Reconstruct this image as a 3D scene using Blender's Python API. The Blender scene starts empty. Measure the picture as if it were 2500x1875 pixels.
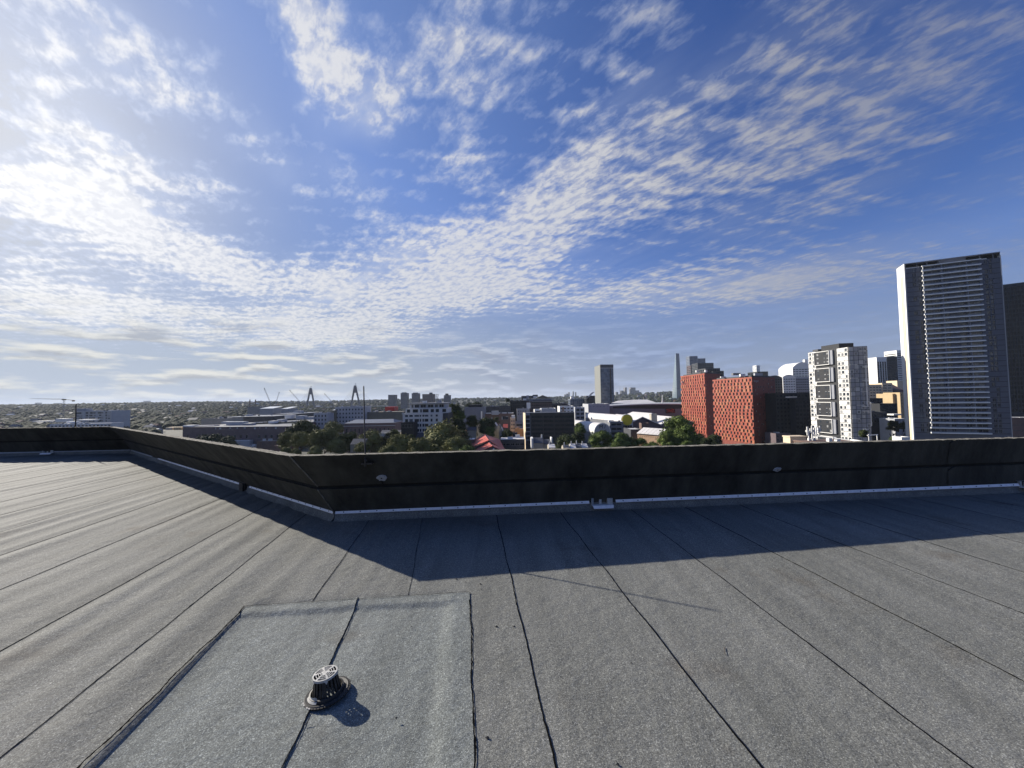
import bpy, bmesh, math, random
import numpy as np
from mathutils import Vector, Matrix
random.seed(7)
R_=math.radians
scene=bpy.context.scene
# ---------------------------------------------------------------- camera
F_PX,CX_,CY_=939.0,1250.0,937.5
PITCH,ROLL,EYE=R_(2.15),R_(0.99),1.6
cam=bpy.data.cameras.new('camera'); camo=bpy.data.objects.new('camera',cam)
scene.collection.objects.link(camo); scene.camera=camo
cam.sensor_fit='HORIZONTAL'; cam.sensor_width=36.0; cam.lens=36.0*F_PX/2500.0
cam.clip_start=0.05; cam.clip_end=80000
def ray(u,v):
    x=(u-CX_)/F_PX; z=-(v-CY_)/F_PX
    c,s=math.cos(ROLL),math.sin(ROLL)
    xw=x*c+z*s; zw=-x*s+z*c
    c,s=math.cos(PITCH),math.sin(PITCH)
    return Vector((xw,c-s*zw,s+c*zw))
right=(ray(CX_+F_PX,CY_)-ray(CX_,CY_)).normalized()
up=(ray(CX_,CY_-F_PX)-ray(CX_,CY_)).normalized()
fwd=ray(CX_,CY_).normalized()
camo.matrix_world=Matrix(((right.x,up.x,-fwd.x,0),(right.y,up.y,-fwd.y,0),(right.z,up.z,-fwd.z,EYE),(0,0,0,1)))
def at(u,v,Y):
    r=ray(u,v); return Vector((r.x/r.y*Y,Y,EYE+r.z/r.y*Y))
def gp(u,v,z=0.0):
    r=ray(u,v); t=(z-EYE)/r.z; return Vector((r.x*t,r.y*t,z))
# ---------------------------------------------------------------- light
SH=Vector((1.95,-1.27))                      # horizontal travel of light per metre of drop
SUN_EL=math.atan(1/SH.length); SUN_AZ=math.atan2(-SH.x,-SH.y)   # azimuth of the sun from +Y towards +X
sl=bpy.data.lights.new('sun','SUN'); sl.energy=5.0; sl.angle=R_(0.5); sl.color=(1.0,0.93,0.82)
so=bpy.data.objects.new('sun',sl); scene.collection.objects.link(so)
so.rotation_euler=Vector((SH.x,SH.y,-1)).to_track_quat('-Z','Y').to_euler()
scene.view_settings.view_transform='Standard'; scene.view_settings.look='None'
scene.view_settings.exposure=0.7; scene.view_settings.gamma=1
world=bpy.data.worlds.new('World'); scene.world=world; world.use_nodes=True
def build_world():
    nt=world.node_tree; nt.nodes.clear(); N=nt.nodes; Lk=nt.links
    def put(sock,v):
        if v is None: return
        if isinstance(v,bpy.types.NodeSocket): Lk.new(v,sock)
        else: sock.default_value=v
    def m(op,a,b=None,c=None,clamp=False):
        n=N.new('ShaderNodeMath'); n.operation=op; n.use_clamp=clamp
        put(n.inputs[0],a); put(n.inputs[1],b)
        if c is not None: put(n.inputs[2],c)
        return n.outputs[0]
    def ramp(v,a,b,x=0.0,y=1.0,smooth=True):
        n=N.new('ShaderNodeMapRange'); n.interpolation_type='SMOOTHSTEP' if smooth else 'LINEAR'
        put(n.inputs['Value'],v); put(n.inputs['From Min'],a); put(n.inputs['From Max'],b); put(n.inputs['To Min'],x); put(n.inputs['To Max'],y)
        return n.outputs[0]
    def mix(f,a,b):
        n=N.new('ShaderNodeMix'); n.data_type='RGBA'; put(n.inputs[0],f); put(n.inputs[6],a); put(n.inputs[7],b); return n.outputs[2]
    def comb(x,y,z=0.0):
        n=N.new('ShaderNodeCombineXYZ'); put(n.inputs[0],x); put(n.inputs[1],y); put(n.inputs[2],z); return n.outputs[0]
    def noise(vec,scale,detail=4,rough=.5,dist=0.0,dims='2D'):
        n=N.new('ShaderNodeTexNoise'); n.noise_dimensions=dims
        Lk.new(vec,n.inputs['Vector']); put(n.inputs['Scale'],scale); put(n.inputs['Detail'],detail); put(n.inputs['Roughness'],rough); put(n.inputs['Distortion'],dist)
        return n.outputs[0]
    sky=N.new('ShaderNodeTexSky'); sky.sky_type='NISHITA'; sky.sun_disc=False
    sky.sun_elevation=SUN_EL; sky.sun_rotation=SUN_AZ; sky.altitude=30; sky.air_density=1.0; sky.dust_density=0.3; sky.ozone_density=2.2
    tc=N.new('ShaderNodeTexCoord'); sep=N.new('ShaderNodeSeparateXYZ'); Lk.new(tc.outputs['Generated'],sep.inputs[0])
    X,Y,Z=sep.outputs
    zc=m('MAXIMUM',Z,0.0)
    # colour response of the camera: deeper, more saturated blue
    gam=N.new('ShaderNodeGamma'); Lk.new(sky.outputs[0],gam.inputs[0]); gam.inputs[1].default_value=1.0
    hs=N.new('ShaderNodeHueSaturation'); Lk.new(gam.outputs[0],hs.inputs['Color']); hs.inputs['Hue'].default_value=0.515; hs.inputs['Saturation'].default_value=1.30; hs.inputs['Value'].default_value=1.35
    tn=N.new('ShaderNodeVectorMath'); tn.operation='MULTIPLY'; Lk.new(hs.outputs[0],tn.inputs[0]); tn.inputs[1].default_value=(1.13,1.0,1.14)
    bw=N.new('ShaderNodeRGBToBW'); Lk.new(tn.outputs[0],bw.inputs[0])
    sh_=m('DIVIDE',1.0,m('ADD',1.0,m('DIVIDE',m('MAXIMUM',m('SUBTRACT',bw.outputs[0],2.6),0.0),3.2)))
    t2=N.new('ShaderNodeVectorMath'); t2.operation='SCALE'; Lk.new(tn.outputs[0],t2.inputs[0]); Lk.new(sh_,t2.inputs['Scale'])
    base=t2.outputs[0]
    # angle to the sun
    dot=N.new('ShaderNodeVectorMath'); dot.operation='DOT_PRODUCT'; Lk.new(tc.outputs['Generated'],dot.inputs[0])
    sd=Vector((-SH.x,-SH.y,1)).normalized(); dot.inputs[1].default_value=sd
    cs=m('MAXIMUM',dot.outputs['Value'],0.0)
    glow=m('POWER',cs,5.0); glow2=m('POWER',cs,28.0)
    # ---- altocumulus on a flat layer, stretched towards its vanishing point
    inv=m('DIVIDE',1.0,m('ADD',zc,0.075))
    px=m('MULTIPLY',X,inv); py=m('MULTIPLY',Y,inv)
    A=R_(-40); ca,sa=math.cos(A),math.sin(A)
    al=m('ADD',m('MULTIPLY',px,sa),m('MULTIPLY',py,ca))      # along
    ac=m('SUBTRACT',m('MULTIPLY',px,ca),m('MULTIPLY',py,sa)) # across
    v1=comb(m('MULTIPLY',al,0.42),ac)
    big=noise(v1,1.3,4,.5,.2)
    med=noise(comb(m('MULTIPLY',al,0.42),ac,0),6.6,6,.60,.15)
    # fine ripples across the streaks
    v3=comb(m('MULTIPLY',al,.85),m('MULTIPLY',ac,1.5))
    fin=noise(v3,17.0,5,.62,.15)
    wv=N.new('ShaderNodeTexWave'); wv.wave_type='BANDS'; wv.bands_direction='X'
    Lk.new(comb(m('ADD',al,m('MULTIPLY',ac,0.55)),ac),wv.inputs['Vector']); wv.inputs['Scale'].default_value=1.9; wv.inputs['Distortion'].default_value=7.0; wv.inputs['Detail'].default_value=3; wv.inputs['Detail Scale'].default_value=1.6
    # where the cloud fields lie (azimuth / elevation of their middles, degrees; half-widths; tilt; weight)
    az=m('MULTIPLY',m('ARCTAN2',X,Y),180/math.pi); el=m('MULTIPLY',m('ARCSINE',Z),180/math.pi)
    ae=comb(az,el)
    cov=None
    for (u,v,hw,hh,tilt,wt) in BLOBS:
        r=ray(u,v).normalized(); a0=math.degrees(math.atan2(r.x,r.y)); e0=math.degrees(math.asin(r.z))
        mp=N.new('ShaderNodeMapping'); mp.vector_type='TEXTURE'; Lk.new(ae,mp.inputs[0])
        mp.inputs['Location'].default_value=(a0,e0,0); mp.inputs['Rotation'].default_value=(0,0,R_(tilt)); mp.inputs['Scale'].default_value=(hw,hh,1)
        ln=N.new('ShaderNodeVectorMath'); ln.operation='LENGTH'; Lk.new(mp.outputs[0],ln.inputs[0])
        s=ramp(ln.outputs['Value'],1.5,0.25,0.0,wt*1.15)
        cov=s if cov is None else m('ADD',cov,s)
    d=m('ADD',m('MULTIPLY',big,0.50),m('MULTIPLY',med,0.70))
    d=m('ADD',d,m('MULTIPLY',fin,0.55)); d=m('ADD',d,m('MULTIPLY',wv.outputs['Fac'],0.15))
    d=m('ADD',d,m('MULTIPLY',m('SUBTRACT',m('MINIMUM',cov,1.2),0.36),0.50))
    den=m('MULTIPLY',ramp(d,0.84,1.30,smooth=False),ramp(fin,0.36,0.60,0.62,1.0))
    thick=ramp(d,0.94,1.26)
    # veil of thin high cloud
    veil=m('MULTIPLY',ramp(noise(comb(m('MULTIPLY',al,.30),ac),2.0,5,.6,.4),.34,.72),m('MULTIPLY',m('MINIMUM',cov,1.0),0.72))
    # ---- low layered cloud near the horizon
    lo=noise(comb(m('MULTIPLY',az,0.13),m('MULTIPLY',el,0.75)),1.0,6,.56,.05)
    lmask=m('MULTIPLY',ramp(el,13.0,5.0),ramp(el,-0.5,1.2,0.55,1.0))
    lmask=m('MULTIPLY',lmask,ramp(az,45,-10,0.30,1.0))
    lden=m('MULTIPLY',ramp(lo,0.44,0.64),lmask)
    lsh=ramp(noise(comb(m('MULTIPLY',az,0.13),m('MULTIPLY',m('ADD',el,0.55),0.75)),1.0,6,.56,.05),.47,.66,0.0,0.95)
    # colours (scene radiance)
    K=SKYK
    lit=m('ADD',m('ADD',ramp(az,52,0,0.50,0.88),m('MULTIPLY',glow,0.28)),m('MULTIPLY',glow2,0.3))
    cc=mix(thick,(0.62*K,0.72*K,0.98*K,1),(0.98*K,0.98*K,1.0*K,1))
    vm=N.new('ShaderNodeVectorMath'); vm.operation='SCALE'; Lk.new(cc,vm.inputs[0]); Lk.new(lit,vm.inputs['Scale'])
    cc2=vm.outputs[0]
    # milky air towards the sun and towards the horizon
    hz=m('MULTIPLY',ramp(el,20,0.0),ramp(az,40,-50,0.55,0.95))
    c0=mix(hz,base,mix(ramp(az,35,-45),(0.40*K,0.51*K,0.84*K,1),(0.66*K,0.67*K,0.64*K,1)))
    gl=m('MULTIPLY',m('POWER',cs,2.6),0.55,clamp=True)
    c0=mix(gl,c0,(0.40*K,0.60*K,0.98*K,1))
    gl=m('MULTIPLY',glow2,0.60,clamp=True)
    c0=mix(gl,c0,(1.25*K,1.22*K,1.15*K,1))
    hi=ramp(el,2.5,7.5)
    f1=m('MULTIPLY',m('MAXIMUM',m('MULTIPLY',den,0.88),veil),m('MULTIPLY',hi,ramp(az,65,18,0.45,1.0)))
    c1=mix(f1,c0,cc2)
    lc=mix(lsh,mix(ramp(az,35,-40),(0.42*K,0.56*K,0.92*K,1),(1.08*K,1.06*K,0.96*K,1)),mix(ramp(az,35,-40),(0.20*K,0.30*K,0.56*K,1),(0.50*K,0.52*K,0.56*K,1)))
    c2=mix(m('MULTIPLY',lden,0.85),c1,lc)
    bg=N.new('ShaderNodeBackground'); Lk.new(c2,bg.inputs[0]); bg.inputs[1].default_value=WSTR
    out=N.new('ShaderNodeOutputWorld'); Lk.new(bg.outputs[0],out.inputs[0])
WSTR=0.05
SKYK=1.0/WSTR*0.50
# cloud fields of the photograph's sky: (u,v) of the middle seen from the roof, half width, half height (deg), tilt, weight
BLOBS=[(780,90,5,5,-50,.55),(880,210,4,7.5,-62,.62),(930,290,2.5,4,-60,.35),(740,90,7,3,-35,.42),(560,290,8,3,-30,.45),(330,130,7,2.5,-38,.42),(100,60,8,4,-20,.5),
 (230,380,8,3,-25,.45),(430,430,8,2.6,-10,.4),(40,450,6,2.5,0,.45),(260,500,6,2.2,-20,.4),
 (420,620,13,3.6,-18,.52),(140,700,11,3,-5,.55),(700,680,14,3.2,-8,.65),(1000,640,13,5,14,.7),(1250,580,15,7,26,.70),(1480,440,15,7.5,33,.62),
 (1780,320,16,7,36,.62),(2080,230,16,6,36,.48),(2350,130,14,5,30,.34),(1250,720,20,3,4,.65),(1700,700,18,3,3,.55),(2050,690,14,2.6,0,.45),
 (1150,180,13,7,10,.30),(1180,60,12,6,10,.26),(1500,150,14,6,30,.45),(1150,400,5,3,10,.5),(1350,470,8,3,25,.3),(880,480,7,3,-30,.3),
 (560,800,24,3,0,.55),(900,800,14,2.5,0,.45),(1900,560,18,2.5,16,.3),(2250,560,18,3,14,.25),(150,560,10,3,-8,.3)]
build_world()
# ---------------------------------------------------------------- materials
def mat(name,col,rough=.8,var=.12,nscale=3.0,bump=0.0,bscale=40.0,spec=.3,metal=0.0,col2=None,obj_var=0.0,stretch=None):
    m=bpy.data.materials.new(name); m.use_nodes=True; nt=m.node_tree; N=nt.nodes; b=N['Principled BSDF']
    b.inputs['Roughness'].default_value=rough; b.inputs['Specular IOR Level'].default_value=spec; b.inputs['Metallic'].default_value=metal
    tc=N.new('ShaderNodeTexCoord'); vec=tc.outputs['Object']
    if stretch:
        mp=N.new('ShaderNodeMapping'); mp.inputs['Scale'].default_value=stretch; nt.links.new(vec,mp.inputs[0]); vec=mp.outputs[0]
    n=N.new('ShaderNodeTexNoise'); n.inputs['Scale'].default_value=nscale; n.inputs['Detail'].default_value=6; n.inputs['Roughness'].default_value=.6
    nt.links.new(vec,n.inputs['Vector'])
    mr=N.new('ShaderNodeMapRange'); mr.inputs[1].default_value=.3; mr.inputs[2].default_value=.7; nt.links.new(n.outputs[0],mr.inputs[0])
    mx=N.new('ShaderNodeMix'); mx.data_type='RGBA'; nt.links.new(mr.outputs[0],mx.inputs[0])
    c2=col2 or tuple(min(1,c*(1+var)) for c in col); c1=col if col2 else tuple(c*(1-var) for c in col)
    mx.inputs[6].default_value=(*c1,1); mx.inputs[7].default_value=(*c2,1); out=mx.outputs[2]
    if obj_var:
        oi=N.new('ShaderNodeObjectInfo'); r2=N.new('ShaderNodeMapRange'); r2.inputs[3].default_value=1-obj_var; r2.inputs[4].default_value=1+obj_var
        nt.links.new(oi.outputs['Random'],r2.inputs[0]); vm=N.new('ShaderNodeVectorMath'); vm.operation='SCALE'
        nt.links.new(out,vm.inputs[0]); nt.links.new(r2.outputs[0],vm.inputs['Scale']); out=vm.outputs[0]
    nt.links.new(out,b.inputs['Base Color'])
    if bump:
        n2=N.new('ShaderNodeTexNoise'); n2.inputs['Scale'].default_value=bscale; n2.inputs['Detail'].default_value=5
        nt.links.new(tc.outputs['Object'],n2.inputs['Vector'])
        bp=N.new('ShaderNodeBump'); bp.inputs['Strength'].default_value=bump; bp.inputs['Distance'].default_value=.02
        nt.links.new(n2.outputs[0],bp.inputs['Height']); nt.links.new(bp.outputs[0],b.inputs['Normal'])
    return m
def glass_mat(name,dark,light,share=.3,rough=.12,cell=3.0):
    m=bpy.data.materials.new(name); m.use_nodes=True; nt=m.node_tree; N=nt.nodes; b=N['Principled BSDF']
    b.inputs['Roughness'].default_value=rough; b.inputs['Specular IOR Level'].default_value=.6 if rough<.15 else .3
    oi=N.new('ShaderNodeObjectInfo'); g=N.new('ShaderNodeNewGeometry')
    vs=N.new('ShaderNodeVectorMath'); vs.operation='SNAP'; vs.inputs[1].default_value=(cell,cell,cell)
    ad=N.new('ShaderNodeVectorMath'); ad.operation='ADD'; ad.inputs[1].default_value=(.37,.41,.53)
    nt.links.new(g.outputs['Position'],ad.inputs[0]); nt.links.new(ad.outputs[0],vs.inputs[0])
    wn=N.new('ShaderNodeTexWhiteNoise'); wn.noise_dimensions='4D'; nt.links.new(vs.outputs[0],wn.inputs['Vector']); nt.links.new(oi.outputs['Random'],wn.inputs['W'])
    mr=N.new('ShaderNodeMapRange'); mr.inputs[1].default_value=1-share-.08; mr.inputs[2].default_value=1-share+.2
    nt.links.new(wn.outputs['Value'],mr.inputs[0])
    mx=N.new('ShaderNodeMix'); mx.data_type='RGBA'; nt.links.new(mr.outputs[0],mx.inputs[0]); mx.inputs[6].default_value=(*dark,1); mx.inputs[7].default_value=(*light,1)
    nt.links.new(mx.outputs[2],b.inputs['Base Color'])
    return m
def membrane_mat(name,ca,cb,tint=(0,0,0)):
    """mineral-surfaced bitumen felt: fine light and dark granules, soft stains"""
    m=bpy.data.materials.new(name); m.use_nodes=True; nt=m.node_tree; N=nt.nodes; L=nt.links; b=N['Principled BSDF']
    b.inputs['Roughness'].default_value=.85; b.inputs['Specular IOR Level'].default_value=.14
    tc=N.new('ShaderNodeTexCoord'); P=tc.outputs['Object']
    def noi(s,d,r=.6,vec=None):
        n=N.new('ShaderNodeTexNoise'); n.inputs['Scale'].default_value=s; n.inputs['Detail'].default_value=d; n.inputs['Roughness'].default_value=r; L.new(vec or P,n.inputs['Vector']); return n.outputs[0]
    def rg(v,a,b_,x,y):
        n=N.new('ShaderNodeMapRange'); n.inputs[1].default_value=a; n.inputs[2].default_value=b_; n.inputs[3].default_value=x; n.inputs[4].default_value=y; L.new(v,n.inputs[0]); return n.outputs[0]
    gr=noi(150,3,.75); gr2=noi(48,4,.7); big=noi(.9,5,.6)
    mp=N.new('ShaderNodeMapping'); mp.inputs['Rotation'].default_value=(0,0,R_(-6.6)); mp.inputs['Scale'].default_value=(3.2,.28,1); L.new(P,mp.inputs[0])
    st=noi(1.6,5,.6,mp.outputs[0])
    vo=N.new('ShaderNodeTexVoronoi'); vo.inputs['Scale'].default_value=230; L.new(P,vo.inputs['Vector'])
    c=N.new('ShaderNodeMix'); c.data_type='RGBA'; c.inputs[6].default_value=(*ca,1); c.inputs[7].default_value=(*cb,1)
    L.new(rg(big,.35,.65,0,1),c.inputs[0])
    f=N.new('ShaderNodeMath'); f.operation='MULTIPLY'; L.new(rg(gr,.34,.68,.48,1.52),f.inputs[0]); L.new(rg(gr2,.3,.7,.80,1.2),f.inputs[1])
    f2=N.new('ShaderNodeMath'); f2.operation='MULTIPLY'; L.new(f.outputs[0],f2.inputs[0]); L.new(rg(st,.3,.7,.82,1.16),f2.inputs[1])
    sp=N.new('ShaderNodeSeparateColor'); L.new(vo.outputs['Color'],sp.inputs[0])
    f3=N.new('ShaderNodeMath'); f3.operation='MULTIPLY'; L.new(f2.outputs[0],f3.inputs[0]); L.new(rg(sp.outputs[0],.80,.97,1.0,1.9),f3.inputs[1])
    vm=N.new('ShaderNodeVectorMath'); vm.operation='SCALE'; L.new(c.outputs[2],vm.inputs[0]); L.new(f3.outputs[0],vm.inputs['Scale'])
    # rusty brown stains and pale scuffs
    sn=N.new('ShaderNodeMix'); sn.data_type='RGBA'; sn.blend_type='MULTIPLY'; sn.inputs[7].default_value=(.66,.58,.52,1); L.new(vm.outputs[0],sn.inputs[6]); L.new(rg(noi(1.35,4,.55),.60,.74,0,.75),sn.inputs[0])
    mp2=N.new('ShaderNodeMapping'); mp2.inputs['Rotation'].default_value=(0,0,R_(-9)); mp2.inputs['Scale'].default_value=(26,.45,1); L.new(P,mp2.inputs[0])
    sc=N.new('ShaderNodeMix'); sc.data_type='RGBA'; sc.inputs[7].default_value=(.30,.30,.28,1); L.new(sn.outputs[2],sc.inputs[6]); L.new(rg(noi(1.0,3,.5,mp2.outputs[0]),.66,.80,0,.5),sc.inputs[0])
    L.new(sc.outputs[2],b.inputs['Base Color'])
    bp=N.new('ShaderNodeBump'); bp.inputs['Strength'].default_value=.55; bp.inputs['Distance'].default_value=.004; L.new(gr,bp.inputs['Height'])
    bp2=N.new('ShaderNodeBump'); bp2.inputs['Strength'].default_value=.5; bp2.inputs['Distance'].default_value=.02; L.new(noi(9,4),bp2.inputs['Height']); L.new(bp.outputs[0],bp2.inputs['Normal'])
    L.new(bp2.outputs[0],b.inputs['Normal'])
    return m
def leaf_mat(name,a,b_):
    m=mat(name,a,.75,nscale=.55,col2=b_,spec=.15,obj_var=.12)
    return m
M=dict(
 felt=membrane_mat('roofing_felt',(.146,.148,.134),(.170,.171,.156)),
 felt_patch=membrane_mat('green_grey_felt',(.156,.167,.156),(.180,.191,.180)),
 bitumen=mat('bitumen',(.007,.007,.007),1.0,.3,20,spec=0.0),
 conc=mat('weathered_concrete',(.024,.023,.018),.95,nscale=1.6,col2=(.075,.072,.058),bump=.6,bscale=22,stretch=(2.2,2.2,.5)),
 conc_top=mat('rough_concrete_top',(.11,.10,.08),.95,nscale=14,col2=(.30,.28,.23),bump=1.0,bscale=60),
 groove=mat('groove_dark',(.02,.02,.018),.95,.3,8),  # near-black colour for the groove backing and the mortar hole
 alu=mat('aluminium_strip',(.80,.80,.82),.45,.10,20,metal=.0,spec=.6),
 alu2=mat('dull_metal',(.30,.32,.33),.5,.2,20,spec=.5),
 screw=mat('screw_head',(.03,.03,.03),.5,.1,20),
 blk=mat('black_plastic',(.014,.014,.015),.55,nscale=30,col2=(.045,.043,.040),spec=.35),
 wht=mat('flaking_white_paint',(.34,.335,.31),.9,nscale=70,col2=(.56,.55,.52)),
 rod=mat('dark_steel_rod',(.03,.025,.02),.5,.2,20,spec=.5),
 mastic=mat('grey_mortar',(.42,.43,.45),.9,.2,30),
 white=mat('white_render',(.74,.73,.70),.7,.06,.12),
 offw=mat('off_white_wall',(.60,.59,.57),.75,.08,.2),
 roofwhite=mat('white_metal_roof',(.66,.63,.60),.5,.07,.3,stretch=(1,.1,1)),
 pale=mat('pale_grey_wall',(.40,.41,.43),.75,.08,.2),
 grey=mat('grey_panel_wall',(.26,.27,.30),.7,.08,.3),
 midg=mat('mid_grey_wall',(.16,.165,.18),.7,.12,.2),
 dark=mat('dark_wall',(.055,.058,.065),.6,.2,.2),
 black=mat('near_black_wall',(.014,.016,.021),.6,.2,.3),
 cream=mat('cream_wall',(.66,.54,.38),.8,.07,.3),
 tan=mat('tan_wall',(.48,.36,.21),.8,.1,.4),
 yellow=mat('pale_yellow_strip',(.78,.62,.28),.7,.06,.5),
 orange=mat('orange_brick_wall',(.58,.32,.15),.85,.10,.6),
 brick=mat('brown_brick',(.135,.085,.070),.9,nscale=.5,col2=(.19,.13,.105)),
 brickp=mat('purple_brown_brick',(.105,.080,.085),.9,nscale=.25,col2=(.15,.115,.12)),
 brickt=mat('tan_brick',(.36,.23,.15),.9,nscale=.8,col2=(.50,.34,.22)),
 olive=mat('olive_grey_wall',(.17,.16,.12),.85,.12,.3),
 stone=mat('sandstone_wall',(.40,.36,.29),.85,.12,.5),
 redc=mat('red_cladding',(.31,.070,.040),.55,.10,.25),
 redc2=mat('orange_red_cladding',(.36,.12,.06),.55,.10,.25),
 redroof=mat('red_metal_roof',(.50,.095,.065),.55,.10,.4,stretch=(1,.15,1)),
 redsign=mat('red_sign',(.55,.02,.02),.5,.1,1),
 sloper=mat('grey_slate_roof',(.095,.10,.115),.7,.15,.5),
 bluegrey=mat('blue_grey_cladding',(.15,.17,.21),.6,.08,.3),
 steel=mat('crane_steel',(.20,.21,.23),.6,.2,2),
 steely=mat('yellow_brown_crane',(.16,.12,.06),.6,.2,2),
 pylon=mat('pylon_concrete',(.13,.13,.15),.8,.1,.1),
 cable=mat('stay_cable',(.30,.31,.34),.6,.1,1),
 blkpaint=mat('black_lettering',(.01,.01,.012),.6,.1,1),
 lemon=mat('yellow_disc',(.62,.50,.03),.5,.10,.3),
 solar=mat('solar_panel',(.03,.04,.06),.2,.2,1,spec=.6),
 shine=mat('bright_metal_roof',(.85,.86,.84),.25,.05,.1,spec=.8),
 bark=mat('tree_bark',(.07,.05,.035),.9,.25,3),
 leafa=leaf_mat('olive_leaves',(.075,.082,.024),(.230,.225,.075)),
 leafb=leaf_mat('green_leaves',(.045,.075,.016),(.140,.185,.042)),
 leafc=leaf_mat('dark_leaves',(.022,.034,.012),(.070,.088,.030)),
 far=mat('far_tree_canopy',(.016,.022,.012),.9,nscale=.02,col2=(.042,.050,.030),spec=.05),
 bluedark=mat('dark_blue_cladding',(.010,.017,.030),.5,.2,.3,spec=.4),
 tower=mat('blue_grey_tower_wall',(.115,.125,.155),.6,.08,.3),
 glass=glass_mat('window_glass',(.012,.017,.028),(.14,.16,.18),.25),
 glassb=glass_mat('blue_tower_glass',(.02,.05,.11),(.08,.13,.21),.5,.10,4.0),
 glassd=glass_mat('dark_tower_glass',(.005,.010,.015),(.035,.055,.065),.15,.2),
 glassc=glass_mat('curtained_glass',(.03,.04,.055),(.42,.42,.42),.35,.25),
 frame=mat('window_frame',(.30,.30,.31),.6,.1,2), framew=mat('white_frame',(.70,.69,.67),.6,.06,2), framed=mat('dark_frame',(.02,.022,.026),.5,.1,2),
 crown=mat('silver_blue_glass',(.17,.22,.25),.22,.08,.02,spec=.7), crownd=mat('deep_blue_glass',(.06,.085,.13),.2,.1,.02,spec=.7),
)
# ---------------------------------------------------------------- mesh helpers
ORG={}
def setp(o,label=None,cat=None,group=None,kind=None):
    if label:o['label']=label
    if cat:o['category']=cat
    if group:o['group']=group
    if kind:o['kind']=kind
    return o
def empty(name,loc,label,cat,group=None):
    o=bpy.data.objects.new(name,None); scene.collection.objects.link(o); o.location=loc; o.empty_display_size=1
    ORG[o.name]=Vector(loc); return setp(o,label,cat,group)
def org(o): return ORG.get(o.name,Vector((0,0,0)))
class MB:
    def __init__(s): s.v=[];s.f=[];s.m=[]
    def face(s,pts,m=0):
        i=len(s.v); s.v+= [tuple(p) for p in pts]; s.f.append(tuple(range(i,i+len(pts)))); s.m.append(m)
    def poly(s,vs,fs,m=0):
        i=len(s.v); s.v+=[tuple(p) for p in vs]; s.f+=[tuple(i+k for k in f) for f in fs]; s.m+=[m]*len(fs)
    def box(s,a,b,m=0):
        x0,y0,z0=a;x1,y1,z1=b
        s.poly([(x0,y0,z0),(x1,y0,z0),(x1,y1,z0),(x0,y1,z0),(x0,y0,z1),(x1,y0,z1),(x1,y1,z1),(x0,y1,z1)],
               [(0,3,2,1),(4,5,6,7),(0,1,5,4),(1,2,6,5),(2,3,7,6),(3,0,4,7)],m)
    def prism(s,pts,z0,z1,m=0,top=None):
        n=len(pts); vs=[(p[0],p[1],z0) for p in pts]+[(p[0],p[1],z1) for p in pts]
        s.poly(vs,[tuple(reversed(range(n)))],m); 
        i=len(s.v); s.v+=vs; s.f.append(tuple(range(i+n,i+2*n))); s.m.append(m if top is None else top)
        for k in range(n):
            s.f.append((i+k,i+(k+1)%n,i+n+(k+1)%n,i+n+k)); s.m.append(m)
    def obox(s,A,B,n,z0,z1,d0,d1,m=0):
        """box along ground segment A->B, offset d0..d1 along n"""
        n=Vector(n[:2]); A=Vector(A[:2]);B=Vector(B[:2])
        s.prism([A+n*d0,B+n*d0,B+n*d1,A+n*d1] if (B-A).cross(n)>0 else [A+n*d1,B+n*d1,B+n*d0,A+n*d0],z0,z1,m)
    def tube(s,p,q,r,r2=None,n=8,m=0):
        p=Vector(p);q=Vector(q);r2=r if r2 is None else r2
        d=(q-p).normalized(); a=d.orthogonal().normalized(); b=d.cross(a)
        vs=[]
        for (c,rr) in ((p,r),(q,r2)):
            for k in range(n):
                t=2*math.pi*k/n; vs.append(c+a*math.cos(t)*rr+b*math.sin(t)*rr)
        fs=[(k,(k+1)%n,n+(k+1)%n,n+k) for k in range(n)]+[tuple(reversed(range(n))),tuple(range(n,2*n))]
        s.poly(vs,fs,m)
    def mesh(s,name,mats,off=Vector((0,0,0)),smooth=False):
        me=bpy.data.meshes.new(name); me.from_pydata([(v[0]-off[0],v[1]-off[1],v[2]-off[2]) for v in s.v],[],s.f)
        for m_ in (mats if isinstance(mats,(list,tuple)) else [mats]): me.materials.append(m_)
        if len(me.materials)>1: me.polygons.foreach_set('material_index',s.m)
        if smooth: me.polygons.foreach_set('use_smooth',[True]*len(s.f))
        me.update(); return me
    def build(s,name,mats,parent=None,smooth=False,**kw):
        off=org(parent) if parent else Vector((0,0,0))
        o=bpy.data.objects.new(name,s.mesh(name,mats,off,smooth)); scene.collection.objects.link(o)
        if parent: o.parent=parent; ORG[o.name]=off
        return setp(o,**kw)
def inst(name,me,parent,loc,rz=0.0,sc=None,**kw):
    o=bpy.data.objects.new(name,me); scene.collection.objects.link(o)
    if parent: o.parent=parent
    o.location=Vector(loc)-(org(parent) if parent else Vector((0,0,0))); o.rotation_euler=(0,0,rz)
    if sc: o.scale=sc
    return setp(o,**kw)
GZ=-47.0
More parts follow.
